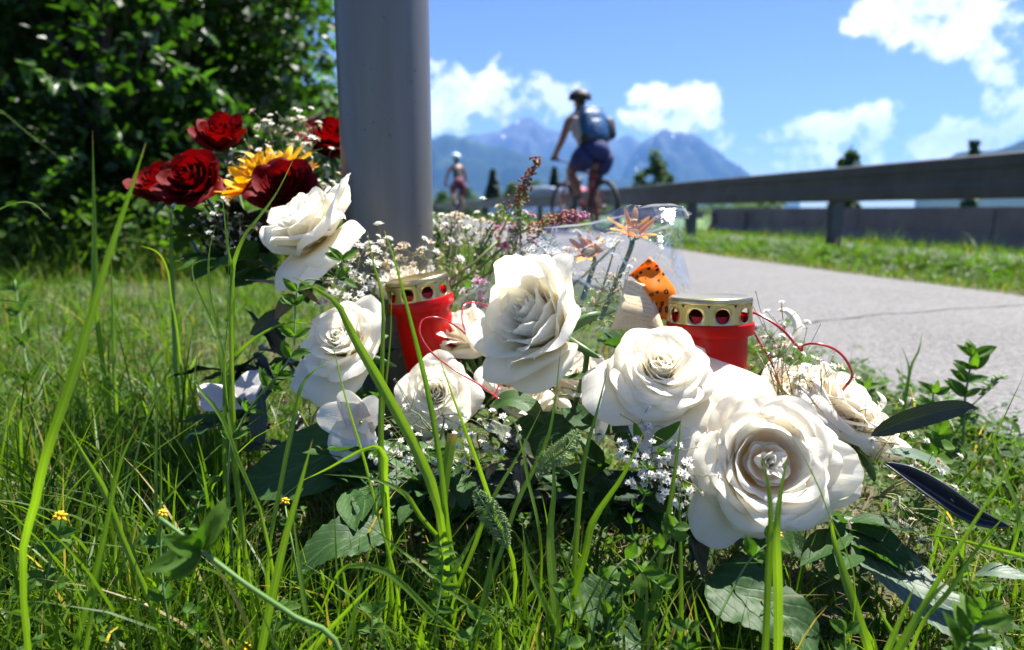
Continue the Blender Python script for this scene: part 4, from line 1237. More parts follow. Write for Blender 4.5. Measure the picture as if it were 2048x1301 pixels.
# cream roses and lilies half hidden behind
ax = view_axis(.45, .62, .5)
rose('cream blushed rose peeking out at the right behind the largest rose', base_of(1680, 800, .60, ax, .02), ax, .058, 31, mat='cream_petal', n=26, openness=1.05, height=.85, stem_to=W(1560, 900, .68), name='cream_rose')
ax = view_axis(.1, .6, .7)
rose('small ivory rose deep between the tall rose and the creamy rose', base_of(1012, 745, .66, ax, .02), ax, .034, 61, n=20, mat='cream_petal', openness=.9, stem_to=W(1010, 870, .70), name='cream_rose')
ax = view_axis(.35, .8, .4)
rose('cream rose on the right slope above the olive leaf', base_of(1740, 850, .60, ax, .02), ax, .040, 62, n=22, mat='cream_petal', openness=1.0, stem_to=W(1640, 930, .66), name='cream_rose')
ax = view_axis(.2, .7, .6)
rose('cream rose squeezed between the right lantern and the right heart wire', base_of(1590, 775, .63, ax, .02), ax, .042, 33, mat='cream_petal', n=22, openness=.95, height=.9, stem_to=W(1540, 900, .68), name='cream_rose')
ax = view_axis(.1, .5, .7)
rose('cream blossom filling the gap between tall rose and flat open rose', base_of(1165, 745, .64, ax, .02), ax, .036, 37, mat='cream_petal', n=20, openness=.9, stem_to=W(1130, 900, .70), name='cream_rose')
ax = view_axis(0, .8, .5)
rose('pale pink blossom right behind the neck of the tilted red lantern', base_of(925, 660, .72, ax, .02), ax, .046, 41, mat='cream_petal', n=20, openness=1.0, stem_to=W(940, 800, .76), name='cream_rose')
ax = view_axis(-.1, .9, .3)
rose('faded cream pink blossom above the tilted lantern and before the post', base_of(800, 560, .78, ax, .02), ax, .042, 43, mat='cream_petal', n=20, openness=.95, stem_to=W(800, 720, .80), name='cream_rose')
ax = view_axis(.1, .8, .5)
rose('pale ivory blossom below the tall rose over dark leaves', base_of(1060, 790, .66, ax, .02), ax, .034, 47, mat='cream_petal', n=18, openness=.9, stem_to=W(1050, 900, .70), name='cream_rose')

def lily(label, pos, axis, L, seed, n=6, mat='cream_petal', name='lily', stem_to=None):
    rs = np.random.RandomState(seed)
    Mr = frame_of(axis, rs.uniform(0, 1)); pos = Vector(pos)
    root = empty(name, pos, label, 'lily')
    for k in range(n):
        V, uv = petal_surface(rs, 2 * PI * k / n + rs.uniform(-.1, .1), .003, L * rs.uniform(.9, 1.1), L * .17, R(18), R(58 + rs.uniform(-10, 14)), R(70 + rs.uniform(-20, 30)), L * .3, L * .35, round_=.48, point=.2, wave=.02, nu=9, nv=15, base_w=.35)
        add_petal(root, Mr, pos, V, uv, MT[mat], 9, 15)
    for k in range(5):
        a = 2 * PI * k / 5
        tip = pos + Mr @ Vector((.012 * math.cos(a), .018 * math.sin(a), L * .62))
        o = MB().tube([pos, (pos + tip) / 2 + Mr @ Vector((0, 0, .004)), tip], .0006, 5).build('stamen', MT['gyp_stem'], root)
        MB().tube([tip - Vector((.004, 0, 0)), tip + Vector((.004, 0, .001))], .0009, 6).build('anther', MT['gyp_stem'], o)
    if stem_to is not None:
        MB().tube([pos, Vector(stem_to)], .0022, 6).build('stem', MT['rose_stem'], root)
    return root
0 and lily('pale pink lily with curled petals to the right of the right lantern', W(1568, 725, .66), view_axis(.25, .85, .3), .052, 3, stem_to=W(1520, 860, .68))
0 and lily('cream lily half hidden between largest rose and olive leaf', W(1650, 810, .60), view_axis(.5, .6, .5), .050, 5, stem_to=W(1560, 900, .66))
lily('cream lily low in the arrangement below the tall rose', W(1100, 775, .645), view_axis(.3, .3, .8), .040, 6, stem_to=W(1060, 860, .70))
lily('pale lily behind the creamy rose and the red wire', W(960, 700, .70), view_axis(.3, .7, .5), .045, 9, stem_to=W(960, 820, .74))
# curled single ray behind the right heart wire
rs = np.random.RandomState(4)
# orchid with round petals
pos = W(722, 845, .585); Mr = frame_of(view_axis(-.1, -.05, 1), .35)
root = empty('orchid', pos, 'white orchid with one round petal hanging in the shade below the roses', 'orchid')
for (th, L, Wd, rd) in [(215, .036, .021, .62), (150, .036, .018, .5), (100, .030, .013, .6), (30, .026, .014, .5), (275, .024, .010, .6)]:
    V, uv = petal_surface(rs, R(th), .002, L, Wd, R(86), R(80), R(-12), .2, .2, round_=rd, point=.0, wave=.02, nu=13, nv=13, base_w=.25)
    add_petal(root, Mr, pos, V, uv, MT['orchid'], 13, 13)
V, uv = petal_surface(rs, R(300), .001, .014, .007, R(30), R(50), R(60), .01, .01, nu=7, nv=9)
add_petal(root, Mr, pos, V, uv, MT['cream_petal'], 7, 9, 'lip')
MB().tube([pos, W(745, 905, .64)], .0016, 6).build('stem', MT['rose_stem'], root)
# loose pale petals on the ground at the left
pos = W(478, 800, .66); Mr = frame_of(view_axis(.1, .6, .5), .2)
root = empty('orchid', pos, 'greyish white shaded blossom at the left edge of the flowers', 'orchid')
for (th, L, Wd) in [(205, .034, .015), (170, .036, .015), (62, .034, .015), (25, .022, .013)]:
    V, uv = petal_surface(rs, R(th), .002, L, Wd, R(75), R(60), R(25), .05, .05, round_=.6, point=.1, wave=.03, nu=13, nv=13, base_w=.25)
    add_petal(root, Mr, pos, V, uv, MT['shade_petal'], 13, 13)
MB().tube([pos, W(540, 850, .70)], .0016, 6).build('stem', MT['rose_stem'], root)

# --- red roses
def red(label, px, py, d, ax, Rr, seed, st, op=.55, h=1.35, **k):
    ax = view_axis(*ax)
    return rose(label, base_of(px, py, d, ax, Rr * .45), ax, Rr, seed, mat='red_petal', n=28, openness=op * 1.15, height=h * 1.0, wild=.7, globe=1.1, stem_to=st, name='red_rose', **k)
red('large dark red rose furthest left, beside the yellow sunflower', 378, 358, .84, (-.1, .45, .85), .042, 51, W(430, 520, .86), op=.72, h=1.15)
red('narrow dark red rose pressed to the outer side of the large one', 322, 372, .88, (-.15, .70, .6), .036, 52, W(420, 540, .88), op=.5)
red('highest red rose with pink glints, standing alone against the dark wood', 445, 276, .90, (.02, .65, .65), .033, 53, W(500, 470, .92), op=.45, h=1.45)
red('deep crimson rose directly behind the white rose at the post', 566, 372, .80, (.05, .50, .85), .041, 54, W(590, 520, .84), op=.72, h=1.1)
red('red rose half hidden behind the metal post', 662, 282, .98, (.1, .65, .6), .042, 55, W(660, 500, .98), op=.55)

# --- sunflower
def sunflower(label, pos, axis, Rr, seed, n=30, stem_to=None, mat='yellow_petal', disc=.42, name='sunflower', cat='flower'):
    rs = np.random.RandomState(seed)
    Mr = frame_of(axis, rs.uniform(0, 1)); pos = Vector(pos)
    root = empty(name, pos, label, cat)
    for k in range(n):
        V, uv = petal_surface(rs, 2 * PI * k / n + rs.uniform(-.08, .08), Rr * disc * .9, Rr * (1 - disc) * rs.uniform(.9, 1.25), Rr * .17, R(52 + rs.uniform(-26, 22)), R(60 + rs.uniform(-35, 25)), R(rs.uniform(-30, 30)), Rr * .3, Rr * .25, round_=.42, point=.15, nu=7, nv=9, base_w=.4)
        add_petal(root, Mr, pos, V, uv, MT[mat], 7, 9, 'ray')
    Ml = Matrix.Translation(pos) @ Mr.to_4x4()
    MB().lathe([(.0005, Rr * .10), (Rr * disc * .5, Rr * .12), (Rr * disc * .85, Rr * .09), (Rr * disc, 0), (Rr * disc * .9, -Rr * .05)], 24, Ml).build('disc', MT['sun_disc'], root)
    MB().lathe([(Rr * disc * 1.05, -.001), (Rr * disc * .9, -Rr * .12), (Rr * .1, -Rr * .2), (.002, -Rr * .3)], 16, Ml).build('calyx', MT['rose_stem'], root)
    if stem_to is not None:
        MB().tube(crom([pos - Vector(axis) * Rr * .2, pos - Vector(axis) * Rr * .9, Vector(stem_to)], 8), .003, 8).build('stem', MT['rose_stem'], root)
    return root
sunflower('yellow sunflower seen edge on between the two red roses', W(508, 366, .84), view_axis(-.45, .55, .45), .048, 3, stem_to=W(540, 520, .88))
sunflower('smaller yellow sunflower peeking over the crimson rose', W(556, 338, .88), view_axis(-.1, .8, .5), .046, 4, n=16, stem_to=W(580, 520, .92))
sunflower('tiny orange flower beside the crimson rose near the post', W(622, 336, .88), view_axis(.2, .6, .6), .012, 5, n=9, mat='orange_petal', disc=.3, stem_to=W(610, 480, .88), name='orange_flower')

# ================================================================ LANTERNS
gold = pbr('brushed gold lid metal', (.52, .43, .21), rough=.30, metal=1.0, noise=220, col2=(.47, .39, .19), bump=(500, .05, .0004))
m, nt = newmat('translucent red plastic')
p = N(nt, 'ShaderNodeBsdfPrincipled', ins={'Base Color': (.70, .008, .008, 1), 'Roughness': .28, 'Specular IOR Level': .5})
t_ = N(nt, 'ShaderNodeBsdfTranslucent', ins={'Color': (1.0, .03, .02, 1)})
ms = N(nt, 'ShaderNodeMixShader', ins={0: .6, 1: p.outputs[0], 2: t_.outputs[0]})
N(nt, 'ShaderNodeOutputMaterial', ins={0: ms.outputs[0]})
redp = m
wax = pbr('pale red wax', (.75, .35, .25), rough=.5)
def lantern(label, top, d, Rl, tilt, H, nh=10, spin=.15):
    """top: pixel of the lid centre; lid is a cap with a ring of round holes over a red cup"""
    pos = W(*top, d)
    ax = Vector(tilt).normalized()
    Mr = frame_of(ax, spin).to_4x4()
    root = empty('grave_lantern', pos - ax * H, label, 'lantern')
    Mt = Matrix.Translation(pos) @ Mr
    # cup
    cup = MB()
    r = Rl
    prof = [(.0005, -H), (r * .86, -H), (r * .885, -H + .003), (r * .89, -H * .6), (r * .90, -.036), (r * .90, -.034), (r * 1.03, -.033), (r * 1.045, -.031), (r * 1.045, -.0235), (r * 1.02, -.0225), (r * .93, -.0225), (r * .90, -.0155), (r * .885, -.0155), (r * .89, -.028), (r * .86, -.045), (r * .86, -H * .6), (r * .84, -H + .004), (.0005, -H + .004)]
    cup.lathe(prof, 64, Mt)
    sharp(cup.build('red_cup', redp, root), 40)
    MB().lathe([(.0005, -.050), (r * .8, -.050), (r * .80, -H * .7)], 32, Mt).build('candle', wax, root)
    MB().lathe([(.0005, -.011), (r * .66, -.011), (r * .70, -.012), (r * .70, -.049)], 40, Mt).build('dark_insert', pbr('dark maroon insert', (.10, .004, .006), .35), root)  # added dark cylinder, its colour stands for shade behind the lid holes
    # lid top with rounded shoulder
    MB().lathe([(.0005, -.0012), (r * .80, -.0010), (r * .88, -.0003), (r * .93, 0), (r * .975, -.0010), (r * 1.0, -.0038), (r * 1.0, -.0055), (r * .985, -.0055), (r * .96, -.0025), (r * .8, -.002), (.0005, -.002)], 72, Mt).build('lid_top', gold, root)
    # wall with holes: a strip of square cells, each with a circle punched out
    zt, zb = -.0055, -.0245
    hc = (zt + zb) / 2; hr = .0062
    V = []; F = []
    cellw = 2 * PI / nh; nseg = 24
    def onwall(a, z, rr):
        return tuple(Mt @ Vector((rr * math.cos(a), rr * math.sin(a), z)))
    for side_r in (r * 1.0, r * .985):
        for c in range(nh):
            a0 = c * cellw
            base = len(V)
            for k in range(nseg):
                th = 2 * PI * k / nseg
                ca, sa = math.cos(th), math.sin(th)
                # outer boundary point on the rectangle
                hx, hz = cellw * r / 2, (zt - zb) / 2
                sc = min(hx / abs(ca) if abs(ca) > 1e-6 else 9, hz / abs(sa) if abs(sa) > 1e-6 else 9)
                V.append(onwall(a0 + ca * hr / r, hc + sa * hr, side_r))
                V.append(onwall(a0 + ca * (hr + sc) / 2 / r, hc + sa * (hr + sc) / 2, side_r))
                V.append(onwall(a0 + ca * sc / r, hc + sa * sc, side_r))
            for k in range(nseg):
                k2 = (k + 1) % nseg
                for q in (0, 1):
                    F.append((base + 3 * k + q, base + 3 * k + q + 1, base + 3 * k2 + q + 1, base + 3 * k2 + q))
    nhalf = len(V) // 2
    for c in range(nh):
        b0 = c * nseg * 3
        for k in range(nseg):
            k2 = (k + 1) % nseg
            F.append((b0 + 3 * k, b0 + 3 * k2, nhalf + b0 + 3 * k2, nhalf + b0 + 3 * k))
    mb = MB(); mb.add(V, F)
    # lip pressed over the cup
    mb.lathe([(r * 1.0, zb), (r * 1.012, zb - .0008), (r * 1.012, zb - .0016), (r * .985, zb - .0016), (r * .985, zb)], 64, Mt)
    mb.build('lid_wall', gold, root)
    return root
lantern('red grave lantern with gold lid standing behind the flat open rose', (1420, 592), .60, .0360, (-.02, .05, 1), .125, 10, .33)
lantern('tilted red grave lantern with gold lid behind the creamy rose', (832, 554), .72, .0335, (-.17, -.02, 1), .115, 10, .1)

# ================================================================ HEART WIRES
wire_m = pbr('shiny red wire', (.42, .006, .012), rough=.22, spec=.7, coat=.6)
def wire(label, pts, r=.00085):
    P = [W(*q) for q in pts]
    o = MB().tube(crom(P, 90), r, 8).build('heart_wire', wire_m)
    return tag(o, label, 'wire')
wire('thin red heart shaped wire curling in front of the tilted lantern', [(1000, 800, .60), (962, 772, .62), (905, 738, .63), (862, 704, .63), (840, 668, .63), (846, 640, .635), (878, 636, .64), (915, 655, .65), (932, 668, .66), (924, 640, .67), (928, 612, .68), (950, 606, .69), (985, 622, .68), (1005, 690, .66), (1000, 760, .64), (985, 800, .63)])
wire('red heart shaped wire arching over the asphalt beside the right lantern', [(1490, 640, .64), (1503, 626, .62), (1530, 636, .61), (1565, 660, .60), (1590, 688, .60), (1603, 702, .60), (1606, 692, .60), (1630, 688, .59), (1665, 697, .585), (1690, 718, .58), (1704, 750, .58), (1692, 772, .58), (1668, 800, .59), (1630, 840, .60)], .0012)
wire('short piece of red wire hanging behind the right lantern', [(1502, 655, .645), (1512, 672, .645), (1522, 690, .645), (1540, 720, .64), (1560, 770, .63)], .001)

# ================================================================ LEAVES OF THE ARRANGEMENT
def ribbon_leaf(name, label, spine, width_px, m, up=(0, 0, 1), fold=.15, wavy=.02, twist=0.0, shape=.8, tooth=0.0, cat='leaf', parent=None, nl=20, nu=9, seed=0, thick=False):
    """leaf along a traced spine [(px,py,d)...]"""
    rs = np.random.RandomState(seed)
    P = [Vector(W(*q)) for q in spine]
    cp = crom(P, nl)
    dm = sum(q[2] for q in spine) / len(spine)
    hw0 = wpx(width_px, dm) / 2
    V = []; uv = []
    L = sum((Vector(cp[i + 1]) - Vector(cp[i])).length for i in range(nl - 1))
    for i in range(nl):
        v = i / (nl - 1)
        t = (Vector(cp[min(nl - 1, i + 1)]) - Vector(cp[max(0, i - 1)])).normalized()
        u_ = Vector(up); u_ = (u_ - t * u_.dot(t)).normalized()
        q = Quaternion(t, twist * v)
        u_ = q @ u_
        sdir = t.cross(u_).normalized()
        hw = hw0 * max(.0, math.sin(PI * v ** shape)) ** .75 if 0 < v < 1 else hw0 * .02
        if tooth and 0 < i < nl - 1: hw *= 1 + tooth * (i % 2 - .5)
        for k in range(nu):
            a = -1 + 2 * k / (nu - 1)
            off = u_ * (abs(a) * hw * fold * 2 + wavy * hw0 * math.sin(v * 14 + a * 2 + seed) * abs(a) * 1.6 + .03 * hw0 * math.sin(v * 40 + a * 7))
            V.append(tuple(Vector(cp[i]) + sdir * a * hw + off)); uv.append((.5 + a * .5 * min(1, hw / hw0), v * L / (2 * hw0) / 2.2 if L else v))
    me = npmesh(name, V, gridfaces(nl, nu), uv); me.materials.append(m)
    o = link(name, me, parent)
    if thick:
        md = o.modifiers.new('s', 'SOLIDIFY'); md.thickness = .0012
    if label: tag(o, label, cat)
    return o
TW = Vector((0, -math.cos(TILT), math.sin(TILT)))     # towards the viewer's side
ribbon_leaf('olive_leaf', 'long dark olive leaf sticking out over the asphalt at the right', [(1742, 872, .545), (1790, 850, .54), (1860, 828, .53), (1920, 816, .525), (1957, 818, .52)], 42, MT['olive_leaf'], up=TW + Vector((0, 0, .25)), fold=.10, shape=.85)
ribbon_leaf('dried_leaf', 'rolled blue black leaf pointing down right beside the largest rose', [(1768, 926, .52), (1810, 952, .515), (1870, 990, .505), (1940, 1030, .495), (2018, 1054, .485)], 38, MT['black_leaf'], up=TW + Vector((0, 0, .6)), fold=.85, twist=.5, shape=1.05, thick=True)
ribbon_leaf('serrated_leaf', 'long veined grey green leaf running to the lower right corner', [(1670, 1030, .56), (1740, 1100, .53), (1830, 1180, .50), (1930, 1260, .475), (2040, 1330, .45)], 128, MT['grey_leaf'], up=(0, -.35, 1), fold=.10, tooth=.08, shape=.72, nl=34, wavy=.05)
ribbon_leaf('broad_leaf', 'bright green leaf lying in the grass below the largest rose', [(1412, 1165, .485), (1470, 1185, .475), (1540, 1218, .465), (1595, 1255, .455), (1630, 1320, .44)], 150, MT['dark_leaf'], up=(0, -.55, 1), fold=.08, tooth=.05, shape=.62, nl=30, wavy=.06)
ribbon_leaf('broad_leaf', 'big dark shaded leaf at the left under the orchid petal', [(752, 872, .62), (690, 895, .61), (610, 930, .60), (530, 955, .60), (486, 950, .60)], 150, MT['dark_leaf'], up=TW * .8 + Vector((0, 0, .8)), fold=.07, shape=.8, nl=26)
ribbon_leaf('broad_leaf', 'green serrated leaf lit by the sun in the grass at lower left centre', [(785, 1060, .54), (720, 1072, .53), (655, 1092, .52), (590, 1150, .51)], 105, MT['dark_leaf'], up=TW * .5 + Vector((0, 0, 1)), fold=.1, tooth=.09, shape=.8, nl=28)
ribbon_leaf('broad_leaf', 'sunlit green leaf standing in the grass below the centre', [(1160, 1150, .49), (1185, 1200, .48), (1230, 1255, .47), (1300, 1330, .45)], 100, MT['dark_leaf'], up=TW * .6 + Vector((0, 0, 1)), fold=.1, tooth=.04, shape=.7, nl=24)
ribbon_leaf('broad_leaf', 'mid green leaf between creamy rose and tall rose', [(985, 815, .64), (1020, 800, .635), (1060, 815, .63), (1090, 850, .62)], 52, MT['dark_leaf'], up=TW * .5 + Vector((0, 0, 1)), fold=.1)
ribbon_leaf('broad_leaf', 'shadowed leaf below the tall rose with pale sunlit tip', [(1000, 900, .64), (1050, 880, .63), (1100, 860, .62), (1160, 850, .61)], 90, MT['dark_leaf'], up=TW + Vector((0, 0, .6)), fold=.1, seed=2)
ribbon_leaf('broad_leaf', 'narrow leaf curving over the gap left of the flat open rose', [(1120, 757, .60), (1160, 755, .59), (1200, 765, .58), (1230, 790, .58)], 26, MT['dark_leaf'], up=TW * .3 + Vector((0, 0, 1)), fold=.12)
ribbon_leaf('broad_leaf', 'dark leaf in the hollow below the flat open rose', [(1360, 880, .56), (1390, 850, .56), (1420, 830, .56)], 44, MT['olive_leaf'], up=TW, fold=.1)
ribbon_leaf('narrow_leaf', 'greyish long leaf tip at the lower right edge of the photo', [(1950, 1150, .47), (1990, 1142, .46), (2070, 1160, .45)], 46, MT['grey_leaf'], up=(0, -.3, 1), fold=.08)
ribbon_leaf('narrow_leaf', 'silvery leaf under the olive leaf at the right', [(1770, 905, .56), (1830, 912, .56), (1880, 935, .555), (1900, 950, .55)], 46, MT['grey_leaf'], up=(0, -.2, 1), fold=.1)
ribbon_leaf('narrow_leaf', 'brownish green leaf with pale edge above the left white rose', [(640, 610, .64), (600, 578, .65), (545, 566, .66), (490, 560, .67)], 20, MT['bud_leaf'], up=TW * .4 + Vector((0, 0, 1)), fold=.12)
ribbon_leaf('narrow_leaf', 'reddish brown shaded leaf just left of the full white rose', [(590, 590, .66), (570, 610, .66), (550, 640, .66)], 30, MT['bud_leaf'], up=TW, fold=.1)
ribbon_leaf('narrow_leaf', 'dark olive leaf hanging low left of the full white rose', [(560, 620, .68), (530, 650, .68), (500, 670, .68)], 34, MT['olive_leaf'], up=TW, fold=.1)
ribbon_leaf('narrow_leaf', 'bright small green leaf in front of the dark gap below flat open rose', [(1306, 893, .52), (1320, 875, .52), (1340, 862, .52), (1362, 842, .52)], 26, MT['pea'], up=TW + Vector((0, 0, .4)), fold=.1)
ribbon_leaf('narrow_leaf', 'small upright green leaf left of the dark gap', [(1282, 885, .52), (1276, 870, .52), (1268, 845, .52)], 20, MT['pea'], up=TW, fold=.1)
# wilted white petal hanging
for lab, sp, w_ in [('wilted white petal hanging in front of the tall rose leaves', [(1205, 785, .585), (1207, 820, .58), (1200, 860, .58), (1193, 888, .58)], 28),
                    ('small white bud petal beside the wilted hanging petal', [(1205, 790, .59), (1180, 790, .59), (1165, 810, .59)], 34),
                    ('curled pale ray petal rising behind the red heart wire', [(1572, 700, .66), (1592, 670, .66), (1590, 640, .66), (1572, 622, .66), (1556, 622, .66)], 18),
                    ('white curled ray petal pointing up right of the lilies', [(1740, 830, .585), (1758, 815, .58), (1766, 800, .58), (1752, 782, .58)], 14)]:
    ribbon_leaf('petal_strip', lab, sp, w_, MT['orchid'] if 'wilted' in lab or 'bud' in lab else MT['cream_petal'], up=TW, fold=.25, cat='petal', nl=14)

# filler foliage: glossy leaves on short twigs bedding the arrangement
fl = one_leaf_mesh('leaf', MT['dark_leaf'], wr=.52, seed=3, nl=8)
fl2 = one_leaf_mesh('leaf', MT['olive_leaf'], wr=.30, seed=4, nl=8)
def twig(label, p0, p1, n, size, seed, mesh, cat='twig', name='leafy_twig', m='bark', spread=1.0):
    rs = random.Random(seed)
    a, b = Vector(p0), Vector(p1)
    root = empty(name, a, label, cat, 'leafy twigs bedding the flowers' )
    mid = (a + b) / 2 + Vector((rs.gauss(0, .01), rs.gauss(0, .01), .01))
    cp = crom([a, mid, b], 8)
    MB().tube(cp, [.0018] * 5 + [.0013, .001, .0008], 5).build('stem', MT[m], root)
    tdir = (b - a).normalized()
    for k in range(n):
        i = min(7, int(1 + 6.9 * (k + .5) / n))
        o = link('leaf', mesh, root)
        s = 1 if k % 2 else -1
        dirv = tdir * .5 + tdir.cross(Vector((0, 0, 1))) * s * .8 + Vector((rs.gauss(0, .3), rs.gauss(0, .3), rs.gauss(.1, .35))) * spread
        place(o, Vector(cp[i]), dirv, size * rs.uniform(.75, 1.2), roll=rs.uniform(-.5, .5))
    return root
tw = [
 ('dark leafy twig under the orchid at the left', (640, 960, .66), (520, 900, .64), 8, .05),
 ('dark leafy twig between orchid and creamy rose', (820, 950, .62), (690, 930, .60), 8, .05),
 ('dark leafy twig below the creamy rose', (930, 960, .60), (820, 950, .58), 8, .045),
 ('dark leafy twig below the tall rose, left half', (1080, 940, .60), (980, 930, .58), 8, .05),
 ('dark leafy twig below the tall rose, right half', (1190, 950, .59), (1110, 960, .57), 8, .05),
 ('dark leafy twig left of the largest rose', (1330, 980, .58), (1250, 1010, .56), 8, .05),
 ('dark leafy twig under the lower left rim of the largest rose', (1430, 1040, .57), (1340, 1070, .55), 8, .05),
 ('dark leafy twig directly under the largest rose', (1560, 1060, .56), (1480, 1080, .54), 8, .05),
 ('dark leafy twig under the right side of the largest rose', (1660, 1060, .55), (1700, 1110, .52), 8, .05),
 ('dark leafy twig behind the full white rose', (600, 760, .74), (520, 700, .76), 8, .055),
 ('dark leafy twig left of the post rose', (560, 560, .78), (450, 520, .80), 9, .055),
 ('dark leafy twig below the large red rose', (470, 520, .88), (380, 470, .86), 9, .055),
 ('dark leafy twig behind the tilted lantern and creamy rose', (800, 800, .82), (720, 690, .78), 9, .05),
 ('dark leafy twig behind the short gap right of the tilted lantern', (960, 820, .82), (900, 690, .78), 9, .05),
 ('dark leafy twig behind the tall rose', (1080, 820, .82), (1000, 680, .78), 9, .05),
 ('dark leafy twig behind the cream blossom gap', (1180, 820, .82), (1120, 690, .78), 9, .05),
 ('dark leafy twig behind the flat open rose', (1320, 830, .82), (1240, 700, .78), 9, .05),
 ('dark leafy twig low behind the right lantern', (1460, 840, .82), (1380, 720, .78), 9, .05),
 ('dark leafy twig behind the lilies at the right', (1600, 860, .82), (1520, 760, .78), 9, .05),
 ('dark leafy twig low behind the full white rose', (720, 840, .82), (620, 740, .78), 9, .05),
 ('dark leafy twig deep in the gap left of the creamy rose', (800, 880, .72), (720, 800, .68), 9, .05),
 ('dark leafy twig deep in the gap between creamy and tall rose', (980, 880, .72), (930, 790, .68), 9, .05),
 ('dark leafy twig deep in the shade under the tall rose', (1130, 880, .72), (1060, 800, .68), 9, .05),
 ('dark leafy twig deep in the gap left of the flat open rose', (1240, 860, .72), (1180, 780, .68), 9, .05),
 ('dark leafy twig deep in the gap between flat and largest rose', (1420, 900, .72), (1340, 820, .68), 9, .05),
 ('dark leafy twig low before the tray at the left', (800, 1000, .60), (700, 980, .565), 9, .042),
 ('dark leafy twig low before the tray left of centre', (940, 1010, .60), (850, 990, .565), 9, .042),
 ('dark leafy twig low before the tray in the centre', (1090, 1010, .60), (1000, 990, .565), 9, .042),
 ('dark leafy twig low before the tray right of centre', (1230, 1030, .60), (1150, 1000, .565), 9, .042),
 ('dark leafy twig lowest in the red rose bouquet', (560, 540, .86), (430, 520, .84), 10, .045),
 ('dark leafy twig in the middle of the red rose bouquet', (600, 470, .88), (430, 450, .84), 10, .045),
 ('dark leafy twig reaching from the bouquet to the post', (520, 470, .90), (640, 440, .86), 10, .045),
 ('dark leafy twig under the post rose', (560, 560, .74), (660, 560, .72), 9, .045),
 ('dark leafy twig below the sunflower', (520, 480, .88), (470, 430, .86), 9, .05),
 ('dark leafy twig at the foot of the crimson rose', (610, 540, .84), (560, 470, .82), 9, .05),
 ('dark leafy twig behind the two lanterns', (1200, 720, .76), (1060, 700, .78), 9, .055),
 ('dark leafy twig at the foot of the right lantern', (1560, 860, .66), (1640, 880, .62), 8, .05),
 ('dark leafy twig filling the shade under the flat open rose', (1300, 880, .60), (1220, 870, .58), 8, .05),
 ('dark leafy twig in the shade beneath the grey blossom', (540, 860, .70), (440, 850, .68), 8, .05),
 ('dark leafy twig in the shade behind the grey blossom', (560, 780, .78), (450, 740, .80), 9, .055),
]
for i, (lab, a, b, n, s) in enumerate(tw):
    twig(lab, W(*a), W(*b), n, s, 100 + i, fl if i % 3 else fl2)
# dark plastic tray with soaked foam that holds the arrangement
tray_m = pbr('dark green plastic tray', (.01, .016, .01), rough=.6)
def slab(name, label, c, sx, sy, h, m, parent=None):
    n = 26
    prof = [(0, 0), (1, 0), (1.04, .3), (1.06, 1), (1.0, 1), (.97, .8), (0, .8)]
    V = []
    for (r, z) in prof:
        for k in range(n):
            a = 2 * PI * k / n
            V.append((c[0] + math.copysign(abs(math.cos(a)) ** .6, math.cos(a)) * sx * r, c[1] + math.copysign(abs(math.sin(a)) ** .6, math.sin(a)) * sy * r, c[2] + z * h))
    F = [(i * n + k, i * n + (k + 1) % n, (i + 1) * n + (k + 1) % n, (i + 1) * n + k) for i in range(len(prof) - 1) for k in range(n)]
    mb = MB(); mb.add(V, F); o = mb.build(name, m, parent)
    return o
tr_ = empty('flower_tray', (.02, .66, 0), 'dark low tray of wet foam hidden under the rose arrangement', 'tray')
slab('tray', None, (.04, .70, .002), .15, .045, .012, tray_m, tr_)
slab('foam_block', None, (.04, .70, .012), .135, .038, .016, pbr('dark wet floral foam', (.012, .03, .014), rough=.95, bump=(200, .8, .002)), tr_)
wc = W(500, 470, .90)
wb = empty('wreath_ball', wc, 'dark mossy core of the red rose and sunflower bouquet tied to the post', 'bouquet base')
mb = MB(); V = []
for j in range(17):
    for i in range(25):
        th = PI * j / 16; ph = 2 * PI * i / 24
        q = Vector((math.sin(th) * math.cos(ph), math.sin(th) * math.sin(ph), math.cos(th)))
        k = 1 + .35 * mnoise.noise(q * 3) + .15 * mnoise.noise(q * 9)
        V.append(tuple(wc + Vector((q.x * .065 * k, q.y * .04 * k, q.z * .028 * k))))
mb.add(V, gridfaces(17, 25)); mb.build('moss', pbr('dark moss', (.01, .018, .008), rough=.95, noise=60, col2=(.03, .03, .012), bump=(120, 1, .006)), wb)
MB().tube([wc, wc + Vector((.06, .02, .01)), Vector((PC.x - .05, PC.y + .03, wc.z))], .003, 6).build('tie', pbr('green florist wire', (.02, .05, .02), .5), wb)

# ================================================================ GYPSOPHILA
def blossom_mesh(name, m, n=20, seed=0):
    rs = np.random.RandomState(seed)
    mb = MB()
    for k in range(n):
        a = k * 2.4; t = (k + .5) / n
        el_ = R(80 - 75 * t)
        V, uv = petal_surface(rs, a, .05,   .55 + .5 * t, .27, R(10 + 70 * t), R(5 + 85 * t), R(20), .3, .5, round_=.25, point=-.1, nu=3, nv=4)
        mb.add(V, gridfaces(4, 3), uv)
    me = npmesh(name, np.concatenate(mb.v), np.concatenate(mb.f), np.concatenate(mb.uvs))
    me.materials.append(m)
    return me
def bud_mesh(name, m):
    mb = MB().lathe([(.02, -.6), (.3, -.4), (.42, 0), (.3, .4), (.02, .6)], 7)
    me = npmesh(name, np.concatenate(mb.v), np.concatenate(mb.f), np.concatenate(mb.uvs)); me.materials.append(m); return me
GB = [blossom_mesh('blossom', MT['gyp'], seed=i) for i in range(3)]
GO = [blossom_mesh('blossom', MT['gyp_old'], seed=i + 5, n=10) for i in range(2)]
BU = bud_mesh('bud', MT['gyp_stem']); BW = bud_mesh('bud', MT['gyp'])
